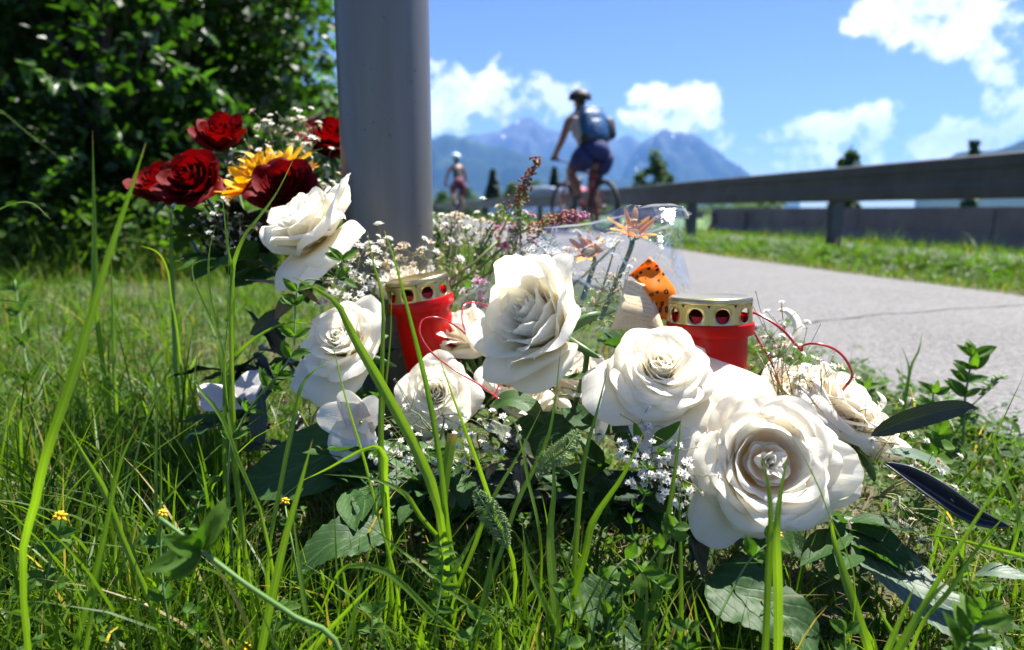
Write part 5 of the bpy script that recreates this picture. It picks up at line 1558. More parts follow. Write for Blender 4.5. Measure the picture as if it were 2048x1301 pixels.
def gyp(label, base, tips, seed, size=.0032, dens=6, old=.0, bud=.35, spread=.012, stem_r=.0005, group=None, blossoms=None):
    rs = random.Random(seed)
    base = W(*base) if len(base) == 3 and base[0] > 5 else Vector(base)
    root = empty('gypsophila_spray', base, label, 'gypsophila', group)
    st = MB()
    for tp in tips:
        tp = W(*tp)
        mid = base.lerp(tp, .6) + Vector((rs.gauss(0, .006), rs.gauss(0, .006), rs.gauss(.004, .004)))
        st.tube(crom([base, mid, tp], 7), [stem_r * 1.6] * 3 + [stem_r] * 4, 4, cap=False)
        for k in range(dens):
            o3 = Vector((rs.gauss(0, spread), rs.gauss(0, spread * .8), rs.gauss(0, spread)))
            e_ = tp + o3
            fork = mid.lerp(tp, rs.uniform(.45, .95))
            st.tube([fork, fork.lerp(e_, .6) + Vector((0, 0, rs.uniform(-.002, .003))), e_], stem_r * .65, 3, cap=False)
            d = (e_ - fork).normalized() + Vector((0, -.2, .4))
            isb = rs.random() < bud
            if isb:
                me = BW if rs.random() < .6 else BU; s = size * rs.uniform(.35, .6)
            else:
                me = (GO[rs.randrange(2)] if rs.random() < old else (blossoms or GB)[rs.randrange(len(blossoms or GB))]); s = size * rs.uniform(1.0, 1.6)
            o = link('bud' if isb else 'blossom', me, root)
            dz = d.normalized()
            q = dz.to_track_quat('Z', 'Y')
            o.matrix_basis = Matrix.Translation(e_) @ (q @ Quaternion((0, 0, 1), rs.uniform(0, 6))).to_matrix().to_4x4() @ Matrix.Diagonal((s, s, s, 1))
    st.build('stems', MT['gyp_stem'], root)
    return root
gyp('white gypsophila spray below the creamy rose in the shade', (850, 900, .66), [(790, 880, .60), (800, 915, .59), (830, 930, .585), (870, 925, .585), (905, 910, .58), (820, 960, .58), (860, 960, .57), (780, 920, .58)], 1, dens=12, size=.0029)
gyp('gypsophila spray right of the creamy rose above the dark leaves', (960, 900, .68), [(960, 850, .60), (985, 870, .60), (1000, 905, .59), (955, 925, .59), (1010, 850, .61)], 2, dens=6)
gyp('bright gypsophila cluster left of the largest rose', (1400, 960, .62), [(1275, 850, .53), (1300, 905, .515), (1290, 960, .51), (1330, 940, .51), (1340, 985, .50), (1320, 930, .51), (1365, 965, .50), (1260, 900, .52), (1345, 900, .51)], 3, size=.0029, dens=13, bud=.25, spread=.009)
gyp('gypsophila spray with many buds right of the largest rose', (1760, 990, .56), [(1850, 960, .53), (1860, 1000, .52), (1840, 1040, .515), (1800, 1020, .52), (1870, 940, .53), (1830, 1070, .51)], 4, size=.0030, dens=8, bud=.6, old=.3)
gyp('gypsophila spray of tan buds behind the right heart wire', (1590, 850, .62), [(1540, 700, .595), (1570, 730, .59), (1600, 750, .59), (1620, 775, .585), (1590, 790, .585), (1640, 790, .58), (1510, 700, .60), (1560, 770, .585)], 5, size=.0022, dens=10, bud=.8, old=.8)
gyp('airy white gypsophila standing right of the right lantern', (1560, 850, .64), [(1530, 660, .62), (1560, 690, .62), (1600, 720, .61), (1640, 760, .60), (1570, 650, .63), (1660, 740, .61), (1690, 790, .60), (1720, 830, .59), (1540, 740, .60), (1610, 800, .58)], 55, size=.0032, dens=9, bud=.5, old=.3)
gyp('thin gypsophila sprig of green buds before the orange ribbon', (1270, 660, .68), [(1190, 560, .67), (1225, 545, .66), (1215, 590, .66), (1185, 610, .66), (1240, 570, .66), (1170, 640, .66), (1210, 650, .66)], 6, size=.0030, dens=9, bud=.7, old=.6)
gyp('dense white gypsophila above the full white rose', (740, 640, .74), [(660, 540, .68), (690, 520, .69), (720, 510, .69), (750, 520, .70), (700, 560, .67), (660, 575, .66), (735, 545, .69), (680, 590, .66), (770, 500, .72)], 7, size=.0044, dens=9, bud=.2, old=.15)
gyp('cream gypsophila between post and tilted lantern', (820, 600, .80), [(790, 500, .77), (820, 505, .77), (850, 515, .77), (800, 530, .76), (840, 540, .76), (870, 530, .77), (770, 530, .75)], 8, size=.0044, dens=9, bud=.2, old=.7)
gyp('shaded gypsophila behind grey blossom', (620, 860, .72), [(640, 790, .68), (660, 815, .67), (600, 820, .68), (560, 800, .70), (680, 850, .66)], 9, size=.0030, dens=7, old=.8)
gyp('arching gypsophila over the wreath near the top of the post', (600, 420, .95), [(540, 262, .93), (560, 252, .93), (585, 246, .93), (610, 245, .93), (625, 258, .93), (600, 290, .92), (620, 300, .92), (575, 300, .93)], 10, size=.0048, dens=8, old=.5)
gyp('gypsophila beside the sunflower under the highest red rose', (560, 460, .90), [(480, 310, .89), (500, 300, .89), (530, 315, .88), (505, 350, .86), (520, 360, .85), (480, 370, .85)], 11, size=.0040, dens=7, old=.3)
gyp('dim gypsophila under the large red rose', (480, 520, .84), [(400, 440, .83), (430, 450, .82), (450, 470, .81), (480, 440, .82), (410, 480, .82), (460, 500, .80), (500, 470, .80), (380, 430, .84)], 12, size=.0034, dens=8, old=.8)
gyp('gypsophila to the right of the crimson rose by the post', (650, 480, .86), [(640, 360, .85), (655, 375, .85), (665, 400, .84), (640, 400, .84), (660, 430, .83), (645, 430, .83)], 13, size=.0040, dens=8, old=.3)
gyp('low gypsophila at the foot of the post right of the lantern', (900, 620, .84), [(880, 580, .82), (910, 560, .83), (870, 540, .84), (890, 510, .85)], 14, size=.0040, dens=7, old=.6)
gyp('sparse sprig of buds drooping over the creamy rose', (880, 880, .58), [(810, 815, .575), (840, 830, .57), (860, 845, .57), (830, 850, .57), (880, 830, .57)], 15, size=.0022, dens=6, bud=.9)
gyp('gypsophila on the right slope behind the olive leaf', (1700, 900, .60), [(1790, 870, .57), (1760, 860, .58), (1800, 890, .57), (1730, 870, .58)], 16, size=.0030, dens=6, old=.4)
# ================================================================ GRASS AND WEEDS
def traced_blade(spine, width_px, parent, seed, m='blade', blunt=False, twist=None, fold=.35, to_ground=True, name='blade', nl=18):
    """blade traced tip first as (px,py,d); widened from the tip, running down to the soil"""
    rs = random.Random(seed)
    P = [W(*q) for q in spine]
    last, prev = P[-1], P[-2]
    if to_ground and last.z > .004:
        g = last + (last - prev).normalized() * min(.05, last.z * .5)
        P.append(Vector((g.x, g.y + .003, max(.0, g.z))))
        if P[-1].z > .01: P.append(Vector((g.x + rs.gauss(0, .006), g.y + .006, -.005)))
    cp = crom(P, nl)
    w = wpx(width_px * .72, spine[0][2]) / 2
    nu = 5
    V = []; uv = []
    tw = rs.uniform(-.5, .5) if twist is None else twist
    for i in range(nl):
        v = i / (nl - 1)
        t = (Vector(cp[min(nl - 1, i + 1)]) - Vector(cp[max(0, i - 1)])).normalized()
        u_ = TW + Vector((rs.gauss(0, .02), 0, .0)); u_ = (u_ - t * u_.dot(t)).normalized()
        u_ = Quaternion(t, tw * (1 - v * .5) + .15 * math.sin(v * 5 + seed)) @ u_
        s = t.cross(u_).normalized()
        hw = w * (min(1, (v * 2.2 + .02)) ** .9 if not blunt else 1) * (1 - .35 * v ** 3)
        for k in range(nu):
            a = -1 + k * .5
            V.append(tuple(Vector(cp[i]) + s * a * hw + u_ * (abs(a) - .5) * hw * fold * .6)); uv.append((k / 4, 1 - v))
    me = npmesh(name, V, gridfaces(nl, nu), uv); me.materials.append(MT[m])
    return link(name, me, parent)

def tuft(label, blades, seed, m='blade', name='grass_tuft'):
    p = W(*blades[0][0][-1]); p.z = 0
    root = empty(name, p, label, 'grass')
    for i, b in enumerate(blades):
        traced_blade(b[0], b[1], root, seed * 31 + i, m=b[2] if len(b) > 2 else m, blunt=len(b) > 3)
    return root
tuft('broad pale green blade crossing the creamy rose with its thinner neighbours', [
    ([(585, 554, .50), (640, 583, .49), (677, 612, .485), (707, 674, .48), (769, 781, .475), (843, 920, .47), (885, 1040, .47), (890, 1130, .48)], 30),
    ([(735, 462, .49), (745, 520, .49), (765, 597, .49), (765, 705, .485), (760, 905, .48), (772, 1060, .48)], 13),
    ([(783, 588, .50), (781, 675, .495), (772, 766, .49), (764, 860, .485), (770, 990, .485)], 10),
    ([(768, 460, .48), (789, 520, .48), (824, 652, .475), (855, 781, .475), (880, 920, .47), (895, 1050, .47)], 16),
    ([(905, 868, .49), (888, 975, .485), (880, 1080, .48)], 28, 'blade', 1)], 1)
tuft('thin straight blades rising before the full white rose and creamy rose', [
    ([(660, 655, .51), (683, 766, .50), (729, 920, .49), (756, 1030, .48)], 11),
    ([(873, 698, .50), (907, 797, .49), (953, 920, .48), (985, 1015, .48)], 14),
    ([(668, 1000, .5), (672, 1110, .49)], 7),
    ([(600, 964, .47), (655, 938, .47), (740, 894, .47), (770, 912, .475), (772, 957, .48)], 14),
    ([(648, 949, .47), (740, 957, .47), (807, 986, .47), (844, 1038, .475)], 15)], 2)
tuft('tall grass stem with two upright leaves to the left of the post rose', [
    ([(587, 318, .52), (560, 375, .52), (530, 420, .515), (490, 470, .51), (470, 520, .51), (466, 545, .51), (462, 640, .505), (468, 860, .50), (480, 1000, .49)], 15),
    ([(443, 378, .52), (450, 440, .515), (456, 500, .51), (466, 560, .51), (464, 700, .505), (455, 850, .50)], 11),
    ([(455, 405, .515), (457, 520, .51), (455, 640, .505), (450, 740, .50), (462, 880, .50)], 5),
    ([(432, 448, .53), (418, 510, .525), (420, 590, .52), (440, 700, .51), (455, 820, .50)], 10),
    ([(385, 520, .53), (388, 560, .525), (420, 640, .52), (440, 690, .51), (452, 770, .505), (462, 880, .50)], 14),
    ([(640, 650, .52), (572, 646, .515), (510, 677, .51), (470, 715, .51), (452, 740, .505), (450, 800, .50)], 14),
    ([(667, 718, .51), (621, 747, .505), (600, 780, .50), (592, 820, .50), (575, 900, .495), (560, 980, .49)], 14)], 3)
tuft('leaning blades at the lower left of the white flowers', [
    ([(398, 690, .5), (390, 750, .5), (400, 780, .495), (430, 815, .49), (455, 860, .485), (480, 930, .48)], 12),
    ([(345, 700, .52), (320, 780, .51), (290, 850, .50), (262, 960, .49)], 9),
    ([(312, 780, .51), (314, 850, .50), (312, 950, .49)], 10),
    ([(120, 825, .45), (150, 880, .445), (185, 940, .44), (210, 985, .44), (250, 1090, .44)], 20),
    ([(277, 850, .43), (240, 930, .43), (200, 1110, .43), (150, 1301, .43)], 17),
    ([(248, 870, .45), (225, 1000, .44), (190, 1190, .43), (170, 1310, .43)], 12),
    ([(318, 860, .46), (322, 960, .455), (318, 1080, .45)], 11)], 4)
tuft('bright narrow blades crossing in front of the tall rose and dark leaves', [
    ([(1084, 815, .5), (1036, 912, .49), (981, 1005, .48), (950, 1090, .48)], 14),
    ([(1122, 690, .51), (1110, 800, .50), (1092, 887, .495), (1036, 1000, .485), (1010, 1080, .48)], 14),
    ([(1022, 820, .5), (1045, 900, .49), (1056, 960, .485)], 10),
    ([(1216, 735, .49), (1195, 820, .485), (1170, 912, .48), (1158, 1000, .475), (1150, 1120, .47)], 17),
    ([(1288, 864, .46), (1247, 950, .46), (1188, 1038, .46), (1170, 1110, .46)], 24),
    ([(1103, 880, .48), (1108, 980, .475), (1100, 1080, .47), (1115, 1256, .46)], 26),
    ([(988, 1070, .47), (977, 1150, .465), (962, 1230, .46)], 22),
    ([(1044, 1042, .47), (1058, 1134, .465), (1100, 1230, .46)], 20),
    ([(966, 1038, .47), (935, 1095, .465), (907, 1145, .46)], 16)], 5)
tuft('two thin upright blades left of the largest rose', [
    ([(1362, 835, .47), (1355, 900, .465), (1335, 1040, .46), (1290, 1300, .45)], 17),
    ([(1356, 947, .48), (1360, 1050, .475), (1362, 1190, .47)], 13),
    ([(1340, 1110, .5), (1375, 1200, .49), (1440, 1290, .48)], 8)], 6)
tuft('blurred thick bright blades very near the camera before the largest rose', [
    ([(1520, 895, .40), (1534, 960, .40), (1541, 1030, .40), (1536, 1150, .40), (1530, 1301, .40)], 24),
    ([(1577, 905, .41), (1562, 980, .405), (1553, 1070, .40), (1556, 1180, .40), (1556, 1301, .40)], 26),
    ([(1585, 875, .44), (1605, 910, .44), (1635, 970, .44), (1660, 1035, .44)], 5)], 7)
tuft('blades bending over the long veined leaf at the lower right', [
    ([(1662, 1030, .46), (1668, 1080, .46), (1690, 1155, .455), (1715, 1230, .45)], 27),
    ([(2060, 870, .38), (1998, 968, .38), (1932, 1070, .38), (1853, 1200, .38), (1800, 1301, .38)], 20),
    ([(1811, 1063, .48), (1915, 1080, .47), (2060, 1116, .46)], 13),
    ([(2040, 1000, .46), (1960, 1090, .46), (1900, 1180, .455)], 14),
    ([(1830, 1170, .40), (1800, 1240, .40), (1770, 1310, .40)], 20),
    ([(1910, 1150, .37), (1850, 1210, .37), (1790, 1310, .37)], 26),
    ([(1755, 1210, .44), (1775, 1250, .44), (1800, 1290, .44)], 18)], 8)
tuft('sparse green blades on the path edge behind the olive leaf', [
    ([(2050, 745, .62), (2010, 830, .61), (1985, 880, .61), (1955, 925, .60)], 14),
    ([(1845, 660, .95), (1838, 700, .95), (1821, 738, .94), (1807, 820, .93)], 9),
    ([(1801, 690, .95), (1812, 715, .95), (1818, 745, .945), (1812, 800, .94)], 7),
    ([(1990, 870, .62), (1995, 905, .62), (2010, 950, .61)], 13)], 9)
tuft('arching bright blades in the lower centre left', [
    ([(633, 1245, .45), (660, 1180, .445), (692, 1134, .44), (759, 1138, .44), (807, 1171, .44), (866, 1230, .44)], 18),
    ([(763, 1150, .42), (700, 1215, .42), (644, 1275, .42), (600, 1330, .42)], 22),
    ([(729, 1045, .46), (811, 1108, .46), (914, 1193, .45)], 12),
    ([(625, 880, .42), (600, 973, .42), (565, 1100, .42), (523, 1300, .42)], 24),
    ([(584, 1010, .45), (596, 1110, .445), (608, 1200, .44)], 14),
    ([(745, 1080, .44), (730, 1140, .44), (700, 1260, .43)], 13)], 10)
tuft('dark blurred blades standing at the left before the wood', [
    ([(292, 285, .36), (262, 380, .36), (215, 520, .36), (150, 740, .36), (95, 900, .36), (70, 1010, .37)], 26),
    ([(185, 260, .80), (188, 420, .80), (190, 560, .80)], 16),
    ([(345, 350, .85), (342, 430, .85), (345, 560, .84), (350, 700, .80)], 16),
    ([(222, 520, .8), (226, 620, .79), (228, 720, .78)], 18),
    ([(280, 492, .75), (315, 505, .75), (335, 540, .75), (343, 600, .75)], 9),
    ([(102, 440, .7), (60, 405, .7), (0, 418, .7), (-70, 470, .7)], 9),
    ([(110, 605, .7), (60, 607, .7), (-20, 604, .7), (-60, 640, .7)], 8)], 11)
tuft('single thin pale stalk slanting down into view from the left frame edge', [
    ([(142, 333, .33), (60, 270, .33), (-10, 215, .33), (-90, 200, .33), (-170, 330, .33), (-200, 600, .34)], 5)], 12)

# fine grass, one mesh each for the near lawn and the verges
def in_fov(x, y, m=.12):
    return (np.abs(x) < (.75 + m) * y + .15)
def grass_field(name, n, sampler, hmin, hmax, wmin, wmax, seed, m='grass', seg=4, lean=.5, maskf=None):
    rs = np.random.RandomState(seed)
    x, y = sampler(rs, n)
    z = gzxy(x, y)
    h = rs.uniform(hmin, hmax, len(x)) * rs.uniform(.6, 1, len(x))
    if maskf is not None:
        h = h * maskf(x, y); k = h > .006
        x, y, z, h = x[k], y[k], z[k], h[k]
    n = len(x)
    az_ = rs.uniform(0, 2 * PI, n); ln = rs.uniform(.1, 1, n) ** 1.3 * lean
    w = rs.uniform(wmin, wmax, n) * .5
    fa = rs.uniform(0, 2 * PI, n)
    ks = np.linspace(0, 1, seg + 1)[None, :]
    bend = ln[:, None] * (ks ** 2) * h[:, None] * 1.15
    up = h[:, None] * (ks - .28 * ln[:, None] * ks ** 3)
    cx = x[:, None] + np.cos(az_)[:, None] * bend; cy_ = y[:, None] + np.sin(az_)[:, None] * bend; cz = z[:, None] + up - .004
    ww = w[:, None] * np.where(ks < .5, 1 - .1 * ks, (1 - ks) * 1.9 + .02)
    fx = np.cos(fa)[:, None]; fy = np.sin(fa)[:, None]
    A = np.stack([cx - fx * ww, cy_ - fy * ww, cz], -1); B = np.stack([cx + fx * ww, cy_ + fy * ww, cz], -1)
    V = np.stack([A, B], 2).reshape(n, (seg + 1) * 2, 3)
    base = (np.arange(n) * (seg + 1) * 2)[:, None]
    k = np.arange(seg)[None, :] * 2
    F = np.stack([base + k, base + k + 1, base + k + 3, base + k + 2], -1).reshape(-1, 4)
    me = npmesh(name, V.reshape(-1, 3), F, rnd=np.repeat(rs.uniform(0, 1, n), (seg + 1) * 2))
    me.materials.append(MT[m])
    return tag(link(name, me), kind='stuff')
def sc(x, y): return PN.x * x + PN.y * y
def near_sampler(y0, y1, pw=1.0):
    def f(rs, n):
        y = y0 + (y1 - y0) * rs.uniform(0, 1, n) ** pw
        x = rs.uniform(-1, 1, n) * (.86 * y + .18)
        k = sc(x, y) < S_NEAR - .03 + .05 * rs.normal(size=n)
        return x[k], y[k]
    return f
def hmask_front(x, y):
    """lower grass before and under the flowers, none inside the flower bed, taller at the left"""
    px = 1024 + FPX * x / (y * 1.02)
    m = np.ones_like(x)
    bed = (y > .50) & (y < .80) & (px > 470) & (px < 1900)
    m[bed] *= .28
    front = (y <= .50) & (px > 520) & (px < 1900)
    m[front] *= .80
    right = (px > 1640)
    m[right] *= .42
    behind = (y >= .80) & (px > 860)
    m[behind] *= .45
    return m
def patchy(x, y):
    return .45 + .35 * np.sin(x * 3.1 + 2 * np.sin(y * 2.3)) * np.cos(y * 3.7) + .45 * (np.sin(x * 9 + 1.3 * np.sin(y * 7)) * np.sin(y * 8 + np.sin(x * 11)) > -.2)
grass_field('grass', 13000, near_sampler(.36, .85, .9), .04, .14, .0010, .0032, 1, maskf=hmask_front, seg=6, lean=.9)
grass_field('grass', 24000, near_sampler(.34, 1.3, .8), .02, .07, .0008, .0020, 2, maskf=hmask_front, seg=4, lean=1.0)
grass_field('grass', 24000, near_sampler(.8, 3.6, .8), .04, .19, .0014, .0042, 3, maskf=lambda x, y: hmask_front(x, y) * patchy(x, y), seg=4, lean=.8)
grass_field('tall_grass', 2600, near_sampler(.40, 1.1, .9), .12, .24, .0012, .0034, 21, maskf=lambda x, y: np.where(1024 + FPX * x / (y * 1.02) < 480, 1.0, 0.0), seg=7, lean=.8)
grass_field('tall_grass', 700, near_sampler(.40, .52, 1), .07, .15, .0011, .0030, 22, maskf=lambda x, y: np.where(1024 + FPX * x / (y * 1.02) < 1380, 1.0, .5), seg=7, lean=.8)
def tree_foot(rs, n):
    y = rs.uniform(3.1, 5.2, n); x = -rs.uniform(.15, .95, n) * y
    return x, y
grass_field('undergrowth', 5200, tree_foot, .12, .42, .003, .008, 23, seg=5, lean=.9)
grass_field('grass', 16000, near_sampler(3.0, 9, 1), .06, .2, .004, .010, 4, seg=3, lean=.7)
grass_field('dry_grass', 15000, near_sampler(.34, 1.6, .8), .015, .05, .0006, .0016, 5, m='thatch', maskf=lambda x, y: np.ones_like(x), seg=3, lean=2.2)
def verge(s0, s1, t0, t1, pw=1.0):
    def f(rs, n):
        s = rs.uniform(s0, s1, n); t = t0 + (t1 - t0) * rs.uniform(0, 1, n) ** pw
        k = (s > s_far(t) + .0) | (t > 60)
        s, t = s[k], t[k]
        return PN.x * s + PD.x * t, PN.y * s + PD.y * t
    return f
grass_field('verge_grass', 30000, verge(2.55, 5.2, .4, 16, 1.2), .08, .32, .003, .007, 6, seg=3, lean=.7, maskf=lambda x, y: np.clip((sc(x, y) - 2.5) / 1.1, .10, 1) * patchy(x * .6, y * .6))
grass_field('verge_grass', 9000, verge(2.28, 3.0, .6, 8), .015, .06, .002, .005, 7, seg=2, lean=1.2)
grass_field('dry_grass', 9000, verge(2.25, 3.1, .6, 8), .01, .03, .002, .004, 8, m='thatch', seg=2, lean=2.5)
grass_field('verge_grass', 12000, verge(2.6, 6.5, 14, 45), .08, .3, .012, .025, 9, seg=2, lean=.7)
grass_field('verge_grass', 6000, verge(10.2, 10.7, 4, 45), .05, .25, .012, .025, 10, seg=2, lean=.6)
# clover and small weeds: three-part leaves low over the soil
def clover_field(name, n, sampler, seed, size, hmax):
    rs = np.random.RandomState(seed)
    x, y = sampler(rs, n); n = len(x)
    z = gzxy(x, y) + rs.uniform(.006, hmax, n)
    a0 = rs.uniform(0, 2 * PI, n); s = size * rs.uniform(.5, 1.25, n)
    nx = rs.normal(size=n) * .4; ny = rs.normal(size=n) * .4
    allV = []
    for k in range(3):
        a = a0 + k * 2.094
        dx, dy = np.cos(a), np.sin(a)
        def pt(r, w_, up):
            px_ = x + (dx * r - dy * w_) * s; py_ = y + (dy * r + dx * w_) * s
            return np.stack([px_, py_, z + (up + nx * (dx * r - dy * w_) + ny * (dy * r + dx * w_)) * s], -1)
        c = pt(.02, 0, 0); l1 = pt(.55, .34, .12); tip = pt(1.0, 0, .02); r1 = pt(.55, -.34, .12); l0 = pt(.95, .22, .1); r0 = pt(.95, -.22, .1)
        allV.append(np.stack([c, l1, l0, tip, c, tip, r0, r1], 1))
    V = np.stack(allV, 1).reshape(-1, 3)
    me = npmesh(name, V, np.arange(len(V)).reshape(-1, 4), rnd=np.repeat(rs.uniform(0, 1, n), 24), smooth=False)
    me.materials.append(MT['clover'])
    return tag(link(name, me), kind='stuff')
clover_field('clover_leaves', 3600, near_sampler(.34, 1.1, .9), 11, .009, .030)
clover_field('clover_leaves', 3500, near_sampler(.8, 2.6, .9), 12, .016, .07)
clover_field('undergrowth_leaves', 3600, tree_foot, 16, .045, .38)
clover_field('clover_leaves', 2600, verge(2.4, 4.6, .5, 9), 13, .03, .14)
# the strip of weeds along the path edge, right
def edge_sampler(rs, n):
    t = rs.uniform(.2, 2.2, n); s = S_NEAR - np.abs(rs.normal(size=n)) * .14
    return PN.x * s + PD.x * t, PN.y * s + PD.y * t
clover_field('clover_leaves', 900, edge_sampler, 14, .013, .05)
grass_field('grass', 2500, edge_sampler, .02, .09, .001, .003, 15, seg=4, lean=.9)

# pebbles and crumbs on the path edge
rs = np.random.RandomState(9)
mb = MB()
for i in range(420):
    t = rs.uniform(.1, 4); s = (S_NEAR + abs(rs.normal()) * .10) if rs.uniform() < .55 else (S_FAR - abs(rs.normal()) * .12 + .05)
    c = ST(s, t, .012); r = rs.uniform(.0015, .0045)
    V = [tuple(c + Vector((r * rs.uniform(.7, 1.3) * a, r * rs.uniform(.7, 1.3) * b, r * .6 * q))) for a, b, q in ((1, 0, 0), (0, 1, 0), (-1, 0, 0), (0, -1, 0), (0, 0, 1), (0, 0, -.6))]
    mb.add(V, [(0, 1, 4, 4), (1, 2, 4, 4), (2, 3, 4, 4), (3, 0, 4, 4)])
me = bpy.data.meshes.new('gravel')
Vv = np.concatenate(mb.v); Ff = [tuple(dict.fromkeys(f)) for f in np.concatenate(mb.f).tolist()]
me.from_pydata(Vv.tolist(), [], Ff); me.materials.append(pbr('path grit', (.30, .28, .26), .9, noise=80))
tag(link('gravel', me), kind='stuff')

# ---------------------------------------------------------------- individual weeds
lf = one_leaf_mesh('leaflet', MT['pea'], wr=.42, seed=6, nl=7, shape=.8)
lfo = one_leaf_mesh('leaflet', MT['pea'], wr=.62, seed=7, nl=7, shape=1.1)
def weed(label, stem, nodes, size, seed, leafm=lf, per=3, stem_px=5, cat='weed', name='leafy_weed', heads=(), up=.5, m='pea_stem'):
    rs = random.Random(seed)
    P = [W(*q) for q in stem]
    if P[-1].z > .0: P.append(Vector((P[-1].x + (P[-1].x - P[-2].x) * .5, P[-1].y + .004, -.004)))
    cp = crom(P, 22)
    root = empty(name, (P[-1].x, P[-1].y, 0), label, cat)
    r = wpx(stem_px, stem[0][2]) / 2
    MB().tube(cp, [r * (.55 + .45 * i / 21) for i in range(22)], 6).build('stem', MT[m], root)
    for nd in nodes:
        i = int(nd * 21); q = Vector(cp[i])
        tdir = (Vector(cp[max(0, i - 1)]) - Vector(cp[min(21, i + 1)])).normalized()
        for k in range(per):
            a = 2 * PI * k / per + rs.uniform(0, 1)
            side = (tdir.cross(TW).normalized() * math.cos(a) + TW * math.sin(a) * .5)
            dv = side + tdir * up + Vector((0, 0, rs.uniform(-.1, .3)))
            o = link('leaflet', leafm, root)
            place(o, q, dv, size * rs.uniform(.75, 1.2), up=TW + Vector((0, 0, .5)), roll=rs.uniform(-.5, .5))
    for (px, py, d, s) in heads:
        c = W(px, py, d); hb_ = MB()
        near = min((Vector(p_) for p_ in cp), key=lambda p_: (p_ - c).length)
        MB().tube([near, c], r * .5, 5).build('stalk', MT[m], root)
        for k in range(14):
            a = k * 2.4; el_ = R(85 - 7.5 * k)
            dirv = Vector((math.cos(a) * math.cos(el_), math.sin(a) * math.cos(el_), math.sin(el_)))
            hb_.tube([c, c + dirv * s * .6, c + dirv * s + Vector((0, 0, -s * .15))], [s * .12, s * .26, s * .10], 6)
        hb_.build('flower_head', MT['yellow_bud'], root)
    return root
weed('leafy pea plant climbing in front of the full white rose', [(684, 520, .53), (676, 560, .53), (610, 560, .525), (592, 590, .52), (590, 660, .515), (585, 705, .51), (560, 745, .505), (520, 790, .50), (480, 850, .50), (455, 940, .49)], [.02, .12, .3, .36, .46, .55, .62, .70, .78, .88], .014, 1, per=4, stem_px=5)
weed('blurred pea stem with a fan of five leaflets near the camera at lower left', [(318, 1035, .36), (370, 1075, .36), (420, 1115, .36), (500, 1175, .36), (590, 1235, .365), (680, 1301, .37)], [.30, .31], .026, 2, per=5, stem_px=13, up=.2)
weed('clover plant with a yellow flower head at the far left', [(122, 1045, .46), (110, 1090, .46), (95, 1150, .455), (75, 1240, .45)], [.15, .35, .6, .75], .014, 3, leafm=lfo, per=3, heads=[(120, 1035, .46, .0052)])
weed('clover plant with a small orange yellow head left of centre', [(326, 1032, .45), (322, 1080, .45), (330, 1200, .44)], [.4, .7], .012, 4, leafm=lfo, heads=[(325, 1028, .45, .0038)])
weed('small yellow clover flower before the big dark leaf', [(570, 1008, .52), (575, 1040, .51), (590, 1120, .50)], [.4, .8], .010, 5, leafm=lfo, heads=[(570, 1004, .52, .0040)])
weed('yellow clover flower in the dark between centre and largest rose', [(1248, 1165, .47), (1235, 1190, .47), (1215, 1260, .46)], [.3, .6, .9], .013, 6, leafm=lfo, heads=[(1249, 1160, .47, .0045)])
weed('trefoil plant with yellow buds under the largest rose', [(1556, 1040, .45), (1550, 1075, .45), (1500, 1120, .45), (1460, 1190, .445), (1430, 1260, .44)], [.25, .42], .013, 7, leafm=lfo, per=4, heads=[(1556, 1035, .45, .0024), (1556, 1070, .45, .0036)])
weed('low clover with a yellow head at the bottom edge left of centre', [(490, 1296, .44), (480, 1330, .44)], [.5], .012, 8, leafm=lfo, heads=[(490, 1296, .44, .004)])
weed('tangled vetch with thin curling stems below the flat open rose', [(1345, 880, .49), (1300, 930, .485), (1290, 990, .48), (1262, 1040, .475), (1270, 1100, .47), (1240, 1200, .46)], [.1, .22, .35, .45, .55, .65, .8], .0075, 9, per=4, stem_px=3)
weed('upright weed with broad leaves right of the vetch', [(1350, 1050, .46), (1335, 1080, .46), (1300, 1130, .455), (1290, 1230, .45)], [.05, .2, .4, .6, .8], .011, 10, leafm=lfo, per=3)
weed('blurred green weed against the asphalt at the far right', [(1945, 705, .86), (1938, 750, .86), (1930, 800, .855), (1925, 880, .85)], [.05, .2, .35, .5, .65], .028, 11, per=4, stem_px=6)
weed('small weed between lilies and asphalt at the right', [(1730, 770, .80), (1722, 800, .80), (1720, 850, .79)], [.1, .4, .6], .02, 12, per=4)
weed('low leafy weeds left of the weed at the far right', [(1870, 770, .80), (1862, 830, .79), (1870, 900, .78)], [.1, .3, .5, .7, .9], .022, 13, per=4)
weed('leafy weed half hidden below the olive leaf', [(1880, 860, .66), (1870, 900, .65), (1850, 960, .64)], [.1, .3, .5, .7, .9], .02, 14, leafm=lfo, per=4)
weed('leafy plant in the lawn at the middle of the left edge', [(30, 560, 1.1), (40, 640, 1.08), (60, 760, 1.05)], [.1, .3, .5, .7, .9], .03, 15, per=4)
weed('vetch with paired leaflets in the lower centre', [(880, 1085, .45), (885, 1130, .45), (880, 1190, .445), (870, 1260, .44)], [.05, .15, .25, .35, .45, .55, .65], .011, 16, per=2, up=.1)
weed('low vetch sprawling in the shade at the lower left', [(420, 950, .50), (400, 1000, .49), (380, 1050, .48), (330, 1100, .47)], [.1, .25, .4, .55, .7, .85], .011, 17, per=4)
weed('weed with blue green leaflets right of the yellow clover in the dark', [(1330, 1180, .44), (1290, 1150, .445), (1250, 1120, .45), (1200, 1200, .45)], [.1, .3, .5, .7], .014, 18, leafm=lfo, per=3)
weed('leafy weed in the bottom right corner near the camera', [(1960, 1230, .37), (1930, 1290, .37), (1900, 1350, .37)], [.1, .3, .5], .02, 19, per=3)
